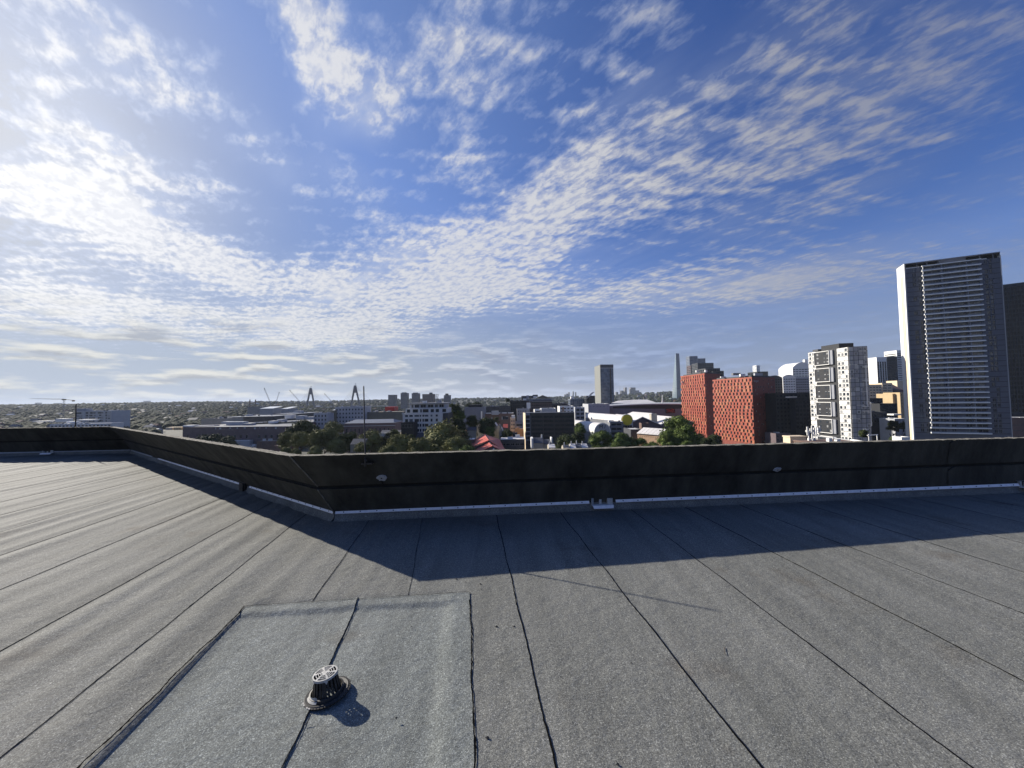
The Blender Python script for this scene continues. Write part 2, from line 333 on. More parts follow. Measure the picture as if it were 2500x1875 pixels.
# ================================================================ the roof in front
def V2(p): return Vector((p[0],p[1]))
bA,bB,bC,bD=[gp(u,v,.10) for u,v in ((0,1107),(320,1099),(818,1253),(2490,1185))]
tA,tB=gp(0,1046,.93),gp(265,1042,.93); tC=gp(708,1114,.95); tD=gp(2490,1076,.81)
bA=bB+(bA-bB)*4.0; tA=tB+(tA-tB)*4.0
tA.z=.93
bD2=bC+(bD-bC)*1.9; tD2=tC+(tD-tC)*1.9; tD2.z=.76
BP=[bA,bB,bC,bD2]; TP=[tA,tB,tC,tD2]
def wall_hit(p,d):
    """distance along d from p to the foot of the parapet"""
    best=60.0
    for i in range(3):
        a=V2(BP[i]);e=V2(BP[i+1])-a
        den=d.x*e.y-d.y*e.x
        if abs(den)<1e-9: continue
        w=a-p; t=(w.x*e.y-w.y*e.x)/den; s=(w.x*d.y-w.y*d.x)/den
        if t>0 and -1e-6<=s<=1+1e-6: best=min(best,t)
    return best
deck=MB(); deck.prism([(-44,-5.5),(24,-5.5),(24,bD2.y+.5),(bC.x+.4,bC.y+.35),(bB.x+.3,bB.y+.3),(-44,13.2)],-.45,-.075)
deck=deck.build('roof_deck',M['conc'],kind='structure')
# seams between the felt rolls, from lines seen on the roof
SP=[((2500,1500),(2200,1385)),((2500,1665),(1800,1305)),((2370,1875),(1600,1290)),((1855,1875),(1375,1262)),((1355,1875),(1212,1262)),
    ((1000,1440),(1030,1270)),((765,1465),(895,1280)),((0,1850),(760,1245)),((0,1590),(640,1240)),((0,1440),(460,1250))]
lines=[]
for p,q in SP:
    P,Q=gp(*p),gp(*q); k=(Q.x-P.x)/(Q.y-P.y); lines.append((P.x+k*(3-P.y),k))
lines.sort()
step=.93
while lines[0][0]>-26: lines.insert(0,(lines[0][0]-step,-.135))
while lines[-1][0]<17: lines.append((lines[-1][0]+.9,-.112))
PC=[gp(200,1875),gp(600,1483),gp(1147,1448),gp(1158,1875)]      # patch round the outlet
PC[0]=PC[1]+(PC[0]-PC[1])*1.9; PC[3]=PC[2]+(PC[3]-PC[2])*1.9
def in_patch(x,y,sh=.05):
    k=False;n=4; c=[(p.x,p.y) for p in PC]
    for i in range(n):
        a,b=c[i],c[(i+1)%n]; ex,ey=b[0]-a[0],b[1]-a[1]; L=math.hypot(ex,ey)
        if (ex*(y-a[1])-ey*(x-a[0]))/L>-sh: return False
    return True
rnd=random.Random(3)
seam_xy=[]
def rib(pts,w,name,parent,z,m='bitumen',jit=.6):
    mb=MB(); L=[];
    for i,p in enumerate(pts):
        q=pts[min(i+1,len(pts)-1)]; o=pts[max(i-1,0)]; d=Vector((q[0]-o[0],q[1]-o[1])); d=d.normalized() if d.length else Vector((0,1)); n=Vector((d.y,-d.x))
        a=w*(.5+rnd.random()*jit); b=w*(.5+rnd.random()*jit)*.6
        zz=z if not callable(z) else z(p[0],p[1])
        L.append((p[0]+n.x*a,p[1]+n.y*a,zz)); L.append((p[0]-n.x*b,p[1]-n.y*b,zz))
    mb.poly(L,[(2*i,2*i+1,2*i+3,2*i+2) for i in range(len(pts)-1)])
    return mb.build(name,M[m],parent,kind=None)
def sheet_z(x,y,u,ridges,ph):
    left=max(0.0,min(1.0,(-x-.6)/3.0))
    z=.0032*u*u*u
    for (c,w,h,f,g) in ridges:
        z+=min(1,u/.07)*min(1,(1-u)/.07)*h*math.exp(-((u-c-.03*math.sin(y*g+ph))/w)**2)*(.65+.35*math.sin(y*f+ph*2))*(.14+1.5*left)
    z+=.0012*math.sin(3.1*x+1.7*y)*math.sin(2.3*y-x)
    if in_patch(x,y): z-=.06
    return z
for i in range(len(lines)-1):
    (x0,k0),(x1,k1)=lines[i],lines[i+1]
    ridges=[(.12+rnd.random()*.1,.07+rnd.random()*.05,.009+rnd.random()*.007,.5+rnd.random(),.8,),(.42+rnd.random()*.2,.08+rnd.random()*.05,.005+rnd.random()*.007,.6+rnd.random(),1.1),(.86,.08,.004+rnd.random()*.006,.7,.9)]
    ph=rnd.random()*6
    nu=22; vs=[]; 
    ends=[]
    for a in range(nu+1):
        u=a/nu; x=x0+(x1-x0)*u; k=k0+(k1-k0)*u; st=Vector((x-k*8,-5)); d=Vector((k,1)).normalized(); ends.append((st,d,wall_hit(st,d)+.04))
    nl=max(60,int(ends[nu//2][2]/.13)); nl=min(nl,170)
    wob=[.004*math.sin(ph+j*.9)+.003*(rnd.random()-.5) for j in range(nl+1)]
    for j in range(nl+1):
        for a,(st,d,L) in enumerate(ends):
            t=L*j/nl; p=st+d*t; 
            if a==nu: p=p+Vector((wob[j],0))
            vs.append((p.x,p.y,sheet_z(p.x,p.y,a/nu,ridges,ph)))
    mb=MB(); W=nu+1
    mb.poly(vs,[(j*W+a,j*W+a+1,(j+1)*W+a+1,(j+1)*W+a) for j in range(nl) for a in range(nu)])
    b0=len(mb.v); mb.v+=[vs[j*W+nu] for j in range(nl+1)]+[(vs[j*W+nu][0],vs[j*W+nu][1],-.03) for j in range(nl+1)]
    for j in range(nl): mb.f.append((b0+j,b0+nl+1+j,b0+nl+2+j,b0+j+1)); mb.m.append(0)
    mb.build('felt_sheet',M['felt'],deck,smooth=True)
    if -26<x1<16:
        pts=[]; st,d,L=ends[nu]; n=int(L/.035)
        for j in range(n):
            t=L*j/n; p=st+d*t; jj=t/L*nl; a=int(jj); fr=jj-a
            w=wob[a]*(1-fr)+wob[min(a+1,nl)]*fr
            pts.append((p.x+w+.002+.004*(rnd.random()-.5),p.y))
        keep=[p for p in pts if p[1]>.6 and not in_patch(*p,sh=-.02)]
        faint=abs(x1-lines[[k for k in range(len(lines)) if lines[k][0]>-1.0][0]][0])<.01
        rib(keep,.0022 if faint else (.0085 if x1>2 else .0062 if x1>0 else .0038),'bitumen_seam',deck,lambda x,y:.0046)
# ---- green-grey patch: two sheets lapped at the outlet
cT,cB=gp(876,1462),gp(690,1875); cB=cT+(cB-cT)*1.9
def patch_z(x,y,s,t):
    # shallow sump: falls inside the rim
    def sm(a,b,v):
        k=max(0,min(1,(v-a)/(b-a))); return k*k*(3-2*k)
    dt=(1-t)*(PC[1]-PC[0]).length; dr=(1-s)*(PC[2]-PC[1]).length; dl=s*(PC[2]-PC[1]).length
    rim=max(1-sm(.10,.155,dt),.75*(1-sm(.09,.22,dr)),.8*(1-sm(-.02,.10,dl)))
    z=-.012+.019*rim+.0015*math.sin(5*x+2)*math.sin(4*y)
    z+=.004*math.exp(-((dr-.16)/.05)**2)
    return z
def patch_sheet(s0,s1,lift):
    mb=MB(); nu,nv=46,110; vs=[]
    for j in range(nv+1):
        t=j/nv
        for a in range(nu+1):
            u=a/nu
            l=(PC[0].lerp(PC[1],t),cB.lerp(cT,t),PC[3].lerp(PC[2],t)); A,B=(l[0],l[1]) if s0==0 else (l[1],l[2])
            p=A.lerp(B,u); s=(p-l[0]).length/(l[2]-l[0]).length
            if u==1 or u==0: p=p+Vector(((rnd.random()-.5)*.005,0,0))
            if t==1: p=p+Vector((0,(rnd.random()-.5)*.006,0))
            e=.006*(max(0,u-.7)/.3)**2 if lift else 0
            vs.append((p.x,p.y,patch_z(p.x,p.y,s,t)+e))
    W=nu+1
    mb.poly(vs,[(j*W+a,j*W+a+1,(j+1)*W+a+1,(j+1)*W+a) for j in range(nv) for a in range(nu)])
    for line in ([vs[j*W+nu] for j in range(nv+1)],[vs[nv*W+a] for a in range(nu+1)][::-1]):
        n=len(line); mb.poly(line+[(x,y,z-.03) for x,y,z in line],[(a,n+a,n+a+1,a+1) for a in range(n-1)])
    return mb.build('patch_sheet',M['felt_patch'],deck,smooth=True)
patch_sheet(0,.5,True); patch_sheet(.5,1,False)
def edge(A,B,w,n,z,name='bitumen_seam',amp=.004):
    pts=[]; ph=rnd.random()*9
    dd=V2(B)-V2(A); nn=Vector((dd.y,-dd.x)).normalized()
    for j in range(n+1):
        f=j/n; o=amp*(math.sin(f*23+ph)+.6*math.sin(f*61+ph))+.003*(rnd.random()-.5); p=V2(A).lerp(V2(B),f)+nn*o; pts.append((p.x,p.y))
    rib(pts,w,name,deck,z,jit=.9)
def pz_line(A,B,lift=.002):
    def f(x,y):
        tt=max(0,min(1,((Vector((x,y))-V2(A)).length)/((V2(B)-V2(A)).length))); p0=PC[0].lerp(PC[1],tt); p1=PC[3].lerp(PC[2],tt)
        s=(Vector((x,y))-V2(p0)).length/(p1-p0).length
        return patch_z(x,y,s,tt)+lift+.006
    return f
edge(cB,cT,.0034,150,pz_line(cB,cT,.002))
edge(PC[3],PC[2],.0048,170,.006); edge(PC[1],PC[2],.003,90,.013,amp=.002); edge(PC[0],PC[1],.006,170,.013,amp=.006)
# ---- parapet
def seg(i,f,k):
    """profile point k of wall segment i at fraction f: 0 foot, 1 groove low, 2 groove high, 3 lip"""
    b=BP[i].lerp(BP[i+1],f); t=TP[i].lerp(TP[i+1],f)
    mid=b.lerp(t,.46)+Vector((.012,.035,0))
    return (b,mid-Vector((0,0,.022)),mid+Vector((0,0,.022)),t)[k]
def outn(i):
    d=V2(BP[i+1])-V2(BP[i]); n=Vector((-d.y,d.x)).normalized(); return Vector((n.x,n.y,0))
WLAB=['dark grey concrete parapet wall across the far left end of the roof','weathered concrete parapet wall running diagonally from the far left to the near corner','long dark concrete parapet wall along the front of the roof, right of the corner']
walls=[]
def wall_panel(w,i,f0,f1,ka,kb,name,skew=0.0,jit=.0):
    n=max(2,int((BP[i+1]-BP[i]).length*(f1-f0)/.06)); o=outn(i); mb=MB(); vs=[]; TH=.13
    for j in range(n+1):
        fr=j/n; fa=f0+(f1-f0)*fr
        # slanted joints: foot of the joint lies nearer the corner than its head
        sa=fa+(skew if j in (0,n) and 0<fa<1 else 0)
        a=seg(i,max(0,min(1,fa+(skew if 0<f0 and j==0 else 0)+(skew if f1<1 and j==n else 0))),ka); b=seg(i,fa,kb)
        if jit: b=b+Vector((0,0,rnd.gauss(0,jit)))+o*rnd.gauss(0,jit*.6)
        c=b+o*TH+Vector((0,0,rnd.gauss(0,jit) if jit else 0)); d=a+o*TH
        vs+=[a,b,c,d]
    fs=[]
    for j in range(n):
        for k in range(4): fs.append((4*j+k,4*j+(k+1)%4,4*j+4+(k+1)%4,4*j+4+k))
    fs+=[(0,3,2,1),(4*n,4*n+1,4*n+2,4*n+3)]
    mb.poly(vs,fs,0)
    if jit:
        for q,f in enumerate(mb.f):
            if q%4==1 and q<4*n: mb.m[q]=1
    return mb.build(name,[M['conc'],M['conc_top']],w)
for i in range(3):
    w=empty('parapet_wall',((BP[i].x+BP[i+1].x)/2,(BP[i].y+BP[i+1].y)/2,0),WLAB[i],'parapet wall'); walls.append(w)
    L=(BP[i+1]-BP[i]).length
    brk={0:[0,.55,1],1:[0,.32,1],2:[0,.468,.80,1]}[i]
    if i==1: brk=[0,.26,1]
    for a,b in zip(brk[:-1],brk[1:]):
        g=.0012
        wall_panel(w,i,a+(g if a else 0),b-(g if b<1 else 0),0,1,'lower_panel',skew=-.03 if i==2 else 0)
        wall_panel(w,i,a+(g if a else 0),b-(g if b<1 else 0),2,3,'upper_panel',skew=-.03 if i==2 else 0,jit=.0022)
    o=outn(i)
    for nm,ka,kb,dd in (('groove',1,2,.035),):
        mb=MB(); a0,a1=seg(i,0,1),seg(i,1,1); c0,c1=seg(i,0,2),seg(i,1,2)
        q=[a0+o*dd,a1+o*dd,c1+o*dd,c0+o*dd]; mb.face([q[0]-Vector((0,0,.01)),q[1]-Vector((0,0,.01)),q[2]+Vector((0,0,.01)),q[3]+Vector((0,0,.01))]); 
        r=[p+o*.10 for p in q]; mb.face([r[3],r[2],r[1],r[0]]); mb.build(nm,M['groove'],w)
    mb=MB(); a,b=BP[i],BP[i+1]
    mb.poly([a+o*.03-Vector((0,0,.5)),b+o*.03-Vector((0,0,.5)),b+o*.128-Vector((0,0,.5)),a+o*.128-Vector((0,0,.5)),a+o*.03,b+o*.03,b+o*.128,a+o*.128],[(0,3,2,1),(4,5,6,7),(0,1,5,4),(1,2,6,5),(2,3,7,6),(3,0,4,7)])
    mb.build('wall_foot',M['conc'],w)
    # felt turned up against the wall
    mb=MB(); n=60; ins=-o*.07
    vs=[]
    for j in range(n+1):
        p=BP[i].lerp(BP[i+1],j/n); q=p+ins; vs+=[(q.x,q.y,.004),(p.x+ins.x*.35,p.y+ins.y*.35,.03),(p.x-o.x*.008,p.y-o.y*.008,.105+rnd.gauss(0,.002))]
    mb.poly(vs,[(3*j+k,3*j+3+k,3*j+4+k,3*j+1+k) for j in range(n) for k in (0,1)]); mb.build('felt_upstand',M['felt'],w,smooth=True)
# aluminium bars with screws along the foot of the wall
def fof(i,u):   # fraction along segment i whose foot is seen at column u
    lo,hi=0.0,1.0
    def col(f):
        p=BP[i].lerp(BP[i+1],f)-Vector((0,0,EYE)); z=p.dot(fwd); return CX_+F_PX*p.dot(right)/z if z>0.05 else (-1e6 if p.x<0 else 1e6)
    for _ in range(50):
        m_=(lo+hi)/2
        if col(m_)<u: lo=m_
        else: hi=m_
    return lo
smb=MB(); smb.tube((0,0,0),(0,-.004,0),.0075,n=8); screw_me=smb.mesh('screw',M['screw'])
def bar(i,u0,u1,mt='alu'):
    f0,f1=fof(i,u0),fof(i,u1); o=outn(i); a,b=BP[i].lerp(BP[i+1],f0),BP[i].lerp(BP[i+1],f1); a.z=b.z=0; L=(b-a).length
    e=empty('termination_bar',a,BARL[(i,u0)],'metal bar','screwed metal bars along the foot of the parapet')
    mb=MB(); n=max(1,int(L/3.0)+1); bars=[]
    for k in range(n):
        p=a.lerp(b,k/n); q=a.lerp(b,(k+1)/n-.0006); mb2=MB()
        z_=Vector((0,0,1)); g1,g2,g3,g4=-o*.030+z_*.100,-o*.013+z_*.136,-o*.009+z_*.136,-o*.026+z_*.096; mb2.poly([p+g1,p+g2,p+g3,p+g4,q+g1,q+g2,q+g3,q+g4],[(0,4,5,1),(1,5,6,2),(2,6,7,3),(3,7,4,0),(0,1,2,3),(7,6,5,4)]); bars.append(mb2.build('bar_length',M[mt],e))
    rz=math.atan2(-o.x,-o.y)*-1
    if mt=='alu':
        k=int(L/.21)
        for j in range(k):
            p=a.lerp(b,(j+.5)/k); inst('screw',screw_me,bars[min(n-1,int((j+.5)/k*n))],p-o*.0232+Vector((0,0,.118+rnd.gauss(0,.002))),math.atan2(-o.y,-o.x)+math.pi/2)
BARL={(2,820):'long white aluminium bar from the parapet corner to the metal overflow outlet',(2,1502):'long white aluminium bar right of the metal overflow outlet',
 (1,600):'bright aluminium bar on the diagonal parapet between its gap and the near corner',(1,385):'bright aluminium bar on the diagonal parapet left of its gap',
 (0,-600):'dull bar at the foot of the far left parapet, left of the small outlet',(0,126):'dull bar at the foot of the far left parapet, right of the small outlet',(1,322):'dull short bar at the far end of the diagonal parapet'}

BARL[(1,612)]=BARL[(1,600)]; BARL[(1,388)]=BARL[(1,385)]
bar(2,820,1438); bar(2,1502,2484); bar(1,612,817); bar(1,388,590); bar(1,322,374,'alu2'); bar(0,-600,112,'alu2'); bar(0,126,319,'alu2')
def outlet(i,u,wd,label,bright=True):
    f=fof(i,u); p=BP[i].lerp(BP[i+1],f); p.z=0; o=outn(i); d=V2(BP[i+1])-V2(BP[i]); d=Vector((d.x,d.y,0)).normalized(); n=-o
    e=empty('overflow_outlet',p,label,'roof outlet')
    h=wd/2
    mb=MB(); mb.obox(p-d*h,p+d*h,n,.075,.082,.0,.09); mb.face([p-d*h+n*.09+Vector((0,0,.082)),p+d*h+n*.09+Vector((0,0,.082)),p+d*(h-.01)+n*.115+Vector((0,0,.045)),p-d*(h-.01)+n*.115+Vector((0,0,.045))]); mb.build('lip_tray',M['alu'],e)
    mb=MB(); mb.obox(p-d*h,p-d*(h-.03),n,.083,.17,-.01,.03); mb.build('side_cheek',M['alu2'],e)
    mb=MB(); mb.obox(p+d*(h-.075),p+d*h,n,.083,.165,-.01,.045); mb.build('side_cheek',M['wht' if bright else 'alu2'],e)
    mb=MB(); mb.obox(p-d*(h+.04),p+d*(h+.06),n,.171,.18,.004,.012); mb.build('flashing',M['felt'],e)
    mb=MB(); mb.obox(p-d*(h-.031),p+d*(h-.076),n,.083,.165,.001,.006); mb.build('throat',M['blk'],e)
    mb=MB(); mb.obox(p-d*(h*.25),p-d*(h*.02),n,.083,.15,.007,.02); mb.build('daylight_piece',M['wht'],e)  # white piece stands in for the bright outside seen through the opening
    return e
outlet(2,1468,.30,'white metal overflow outlet set in the foot of the front parapet between two bars')
outlet(0,119,.34,'small metal outlet in the foot of the far left parapet')
outlet(2,2502,.26,'metal overflow outlet at the right edge of the photo under the parapet')
# dark felt collar in the gap of the diagonal bar
f=fof(1,600); p=BP[1].lerp(BP[2],f); o=outn(1); d=(BP[2]-BP[1]).normalized()
e=MB(); e.obox(p-d*.13,p+d*.10,-o,.05,.17,.004,.05); e.obox(p-d*.10,p+d*.07,-o,.02,.16,.051,.075); e.build('felt_collar',M['blk'],label='dark felt collar filling the gap in the bright bar of the diagonal parapet',cat='pipe collar')
mb=MB(); o=Vector((-.02,-.03,0)); mb.tube(bC+Vector((0,-.012,0)),seg(2,0,1)+Vector((0,-.006,0)),.007,n=6); mb.tube(seg(2,0,2)+Vector((0,-.006,0)),tC+Vector((0,-.008,0)),.007,n=6); mb.build('corner_highlight',M['conc_top'],walls[2])  # pale tube added to draw the lit edge line along the corner
# mortar patches
def mortar(u,v,k,w,h,lab):
    # point on the inner face of the front wall seen at (u,v)
    best=None
    a,b,c=seg(2,0,2),seg(2,1,2),seg(2,0,3); nrm=(b-a).cross(c-a).normalized(); r=ray(u,v); E_=Vector((0,0,EYE))
    t=(a-E_).dot(nrm)/r.dot(nrm); p=E_+r*t
    if nrm.y>0: nrm=-nrm
    ux=(b-a).normalized(); uy=ux.cross(nrm); uy=uy if uy.z>0 else -uy
    mb=MB(); n=18; ring=[]
    for q in range(n):
        an=2*math.pi*q/n; rr=1+.22*rnd.uniform(-1,1); ring.append(p+ux*math.cos(an)*w*rr+uy*math.sin(an)*h*rr+nrm*.012)
    hole=[p+ux*math.cos(an)*w*.28+uy*math.sin(an)*h*.35+nrm*.014 for an in (1.57-2.1,1.57-4.2,1.57-6.28)]
    back=[x-nrm*.02 for x in ring]
    mb.poly([p+nrm*.013]+ring,[(0,1+q,1+(q+1)%n) for q in range(n)]); mb.poly(ring+back,[(q,(q+1)%n,n+(q+1)%n,n+q) for q in range(n)])
    mb.build('mortar_patch',M['mastic'],walls[2],label=lab)
    mb=MB(); mb.face([x+nrm*.002 for x in hole]); mb.face([p-ux*.012-uy*h*1.1+nrm*.013,p+ux*.012-uy*h*1.1+nrm*.013,p+ux*.006-uy*h*2.6+nrm*.013,p-ux*.004-uy*h*2.6+nrm*.013]); mb.build('rust_run',M['groove'],walls[2])
mortar(932,1166,0,.065,.05,'pale mortar patch with a dark hole'); mortar(1897,1146,0,.055,.035,'smaller pale mortar patch')
# lightning rods
def rod(base,top,r,label,foot):
    e=empty('lightning_rod',base,label,'lightning rod')
    mb=MB(); mb.tube(base,top,r,r*.95,10); mb.tube(top,Vector(top)+Vector((0,0,r*1.5)),r*.95,r*.3,10); mb.build('rod',M['rod'],e,smooth=False)
    mb=MB(); o=outn(foot); d=(BP[foot+1]-BP[foot]).normalized(); c=Vector(base)+Vector((0,0,.03))
    mb.obox(c-d*.05,c+d*.08,o,c.z-.010,c.z+.008,-.004,.10); mb.tube(c-Vector((0,0,.03)),c+Vector((0,0,.05)),r*1.7,n=10); mb.build('clamp',M['rod'],e)
    return e
# its shadow reaches the sheet far to the right, so it stands on the lip of the front wall
def lip(u):
    lo,hi=0.,1.
    for _ in range(50):
        m_=(lo+hi)/2; p=TP[2].lerp(TP[3],m_)-Vector((0,0,EYE)); c=CX_+F_PX*p.dot(right)/p.dot(fwd)
        if c<u: lo=m_
        else: hi=m_
    return TP[2].lerp(TP[3],lo)
q=lip(893); o=outn(2)
base=q-o*.02; base.z=.80; topp=at(888,944,q.y+.42)
rod(base,topp,.0085,'slender dark lightning rod standing on the front parapet near its corner',2)
mb=MB(); s0=seg(2,.0,2); 
q2=at(194,988,BP[0].lerp(BP[1],.9).y); b2=Vector((q2.x,q2.y-.1,.85)); rod(b2,Vector((q2.x,q2.y-.1,q2.z)),.016,'thin dark rod standing on the far left parapet before the white building',0)
# ---- drain strainer
def drain(c,yaw,tilt):
    e=empty('roof_drain',c,'black plastic dome strainer with flaking white top over the roof outlet','roof drain')
    rb,rt,h=.073,.058,.094; F0=.016
    def T(p):  # lean
        x,y,z=p; a=tilt; return Vector((c[0]+x*math.cos(a)+z*math.sin(a),c[1]+y,c[2]+z*math.cos(a)-x*math.sin(a)))
    mb=MB(); n=56
    prof=[(.055,.0),(.113,.0),(.116,.010),(.108,.017),(.090,.014),(.088,.028),(.080,.030),(.076,.012),(.055,.010)]
    vs=[];
    for k in range(n):
        a=2*math.pi*k/n
        for r,z in prof: vs.append(T((r*math.cos(a),r*math.sin(a),z)))
    m_=len(prof)
    mb.poly(vs,[(k*m_+j,((k+1)%n)*m_+j,((k+1)%n)*m_+(j+1)%m_,k*m_+(j+1)%m_) for k in range(n) for j in range(m_)]); fl=mb.build('flange',M['blk'],e,smooth=False)
    tm=MB(); tm.box((-.004,-.006,0),(.004,.006,.007)); tme=tm.mesh('tooth',M['blk']); tw=tm.mesh('tooth_white',M['wht'])
    for k in range(42):
        a=2*math.pi*k/42; wh=math.cos(a-math.radians(215))>.72
        inst('tooth',tw if wh and k%3 else tme,fl,T((.1165*math.cos(a),.1165*math.sin(a),.006)),a)
    nr=20
    for k in range(nr):
        a=2*math.pi*k/nr; mb=MB(); hw=.0052; v=[]
        wide=(k in (9,10,11,16)); hw=.011 if wide else .0052
        for (r,z,dr) in ((rb,.016,0),(rt,F0+h,0)):
            for sg,rr in ((-1,0),(1,0),(1,-.009),(-1,-.009)):
                aa=a+sg*hw/r; v.append(T(((r+rr)*math.cos(aa),(r+rr)*math.sin(aa),z)))
        mb.poly(v,[(0,1,5,4),(1,2,6,5),(2,3,7,6),(3,0,4,7)]); mb.build('rib',M['blk'],e)
    # slotted top
    def disc(r0,zz,name,mt,slots,par):
        rings=[0,.010,.014,.020,.023,.031,.034,.043,.046,.056,.063]; mb=MB(); n=84; vs=[]
        for r in rings:
            for k in range(n):
                a=2*math.pi*k/n; vs.append(T((r*math.cos(a),r*math.sin(a),zz+.004*(1-(r/.063)**2))))
        for ri in range(len(rings)-1):
            for k in range(n):
                sector=(k%14)
                hole=ri in (2,4,6,8) and sector not in (0,1,2)
                if ri==2 and k%28<14: hole=False
                if slots and hole: continue
                mb.f.append((ri*n+k,ri*n+(k+1)%n,(ri+1)*n+(k+1)%n,(ri+1)*n+k)); mb.m.append(0)
        mb.v=[tuple(p) for p in vs]; o=mb.build(name,M[mt],par); s=o.modifiers.new('t','SOLIDIFY'); s.thickness=.004; return o
    tp=disc(0,F0+h,'slotted_top','wht',True,e)
    mb=MB(); n=48; vs=[]
    for k in range(n):
        a=2*math.pi*k/n; j=.006+.010*max(0,math.sin(a*5+1))*rnd.random()+(.018 if k in (26,27,28) else 0)+.012*(k in (31,40))
        vs+=[T((.0645*math.cos(a),.0645*math.sin(a),F0+h+.001)),T((.0652*math.cos(a),.0652*math.sin(a),F0+h-j))]
    mb.poly(vs,[(2*k,2*k+1,2*((k+1)%n)+1,2*((k+1)%n)) for k in range(n)]); mb.build('paint_edge',M['wht'],e)
    mb=MB(); vs=[]; n=14
    for k in range(n+1):
        a=math.radians(205+k*58/n); vs+=[T((.0835*math.cos(a),.0835*math.sin(a),.030)),T((.0828*math.cos(a),.0828*math.sin(a),.036+.010*rnd.random())),T((.097*math.cos(a),.097*math.sin(a),.018))]
    mb.poly(vs,[(3*k,3*k+1,3*k+4,3*k+3) for k in range(n)]+[(3*k+2,3*k,3*k+3,3*k+5) for k in range(n)]); mb.build('paint_splash',M['wht'],e)
dc=gp(799,1693,-.006); dc.z=-.010
drain(dc,0,R_(-6))
# dry weed beside the strainer
wd=gp(848,1672,0); w=MB()
for k in range(7):
    a=rnd.uniform(0,6.28); b=Vector((wd.x+.01*math.cos(a),wd.y+.01*math.sin(a),-.01)); t=b+Vector((.02*math.cos(a),.02*math.sin(a),.035+.03*rnd.random())); s=Vector((.0022,0,0)); w.face([b-s,b+s,t]); 
w.build('dry_weed',mat('dry_straw',(.45,.38,.20),.8,.1,10),label='tiny tuft of dry straw at the right side of the strainer',cat='weed')
# bits of debris
for n_,(u,v) in enumerate([(1114,1415),(1136,1422),(1175,1440),(1212,1531),(1005,1531),(1190,1803),(1508,1868),(1541,1620),(306,1661),(500,1497),(1173,1427),(1255,1531),(968,1755),(1327,1394)]):
    p=gp(u,v,0); s=rnd.uniform(.004,.008); mb=MB(); mb.poly([(p.x-s*1.6,p.y,.004),(p.x,p.y-s,.004),(p.x+s*1.5,p.y,.004),(p.x,p.y+s*.8,.004),(p.x,p.y,.004+s*1.2)],[(0,1,4),(1,2,4),(2,3,4),(3,0,4),(3,2,1,0)])
    mb.build('debris_chip',M['blk'],label='tiny dark chip of debris lying on the roofing felt',cat='debris',group='dark chips of debris on the roof')
for a,b in (((745,1768),(757,1758)),((1768,1582),(1769,1600))):
    P,Q=gp(*a),gp(*b); mb=MB(); mb.tube((P.x,P.y,.004 if a[0]>1000 else -.004),(Q.x,Q.y,.008),.0018,.001,5)
    mb.build('twig',M['bark'],label='short dark twig lying by the outlet seam' if a[0]<1000 else 'thin dark twig lying on the right part of the roof',cat='twig')
# ================================================================ the city
# ---- terrain: one sheet out to the horizon, low hills far off
def hnoise(x,y,s,seed=0):
    return math.sin(x/s+seed)*math.cos(y/(s*1.3)+seed*2)+.5*math.sin(x/(s*.43)+2*seed+y/(s*.6))
def terrain(x,y):
    r=math.hypot(x,y); az=math.degrees(math.atan2(x,y))
    k0=max(0,min(1,(az+22)/14.0)); z=-38-9*k0*k0*(3-2*k0)
    if abs(az)>85: z=-47
    if r>900:
        k=min(1,(r-900)/3200.0); k=k*k*(3-2*k)
        up_=44 if az<-20 else (40 if az<10 else 52)
        up_={0:0}.get(1,up_)
        l=max(0,min(1,(-az-5)/25.0)); rr=max(0,min(1,(az-12)/10.0))
        up_=39-9*(1-k0)+12*l+34*rr
        z+=k*up_*(1+.18*hnoise(x,y,900,1.3))
    if r>6000: z+=(r-6000)/30000*8
    return z
def build_ground():
    rings=[0]+[25*1.105**i for i in range(74)]; na=180; vs=[];
    for r in rings[1:]:
        for k in range(na):
            a=2*math.pi*k/na; x,y=r*math.sin(a),r*math.cos(a); vs.append((x,y,terrain(x,y)))
    mb=MB(); mb.v=vs
    for i in range(len(rings)-2):
        for k in range(na): mb.f.append((i*na+k,i*na+(k+1)%na,(i+1)*na+(k+1)%na,(i+1)*na+k)); mb.m.append(0)
    mb.f.append(tuple(range(na))[::-1]); mb.m.append(0)
    g=mat('suburban_ground',(.022,.027,.018),.9,nscale=.012,col2=(.055,.055,.045)); 
    o=mb.build('ground',g,kind='structure',smooth=True); return o
build_ground()
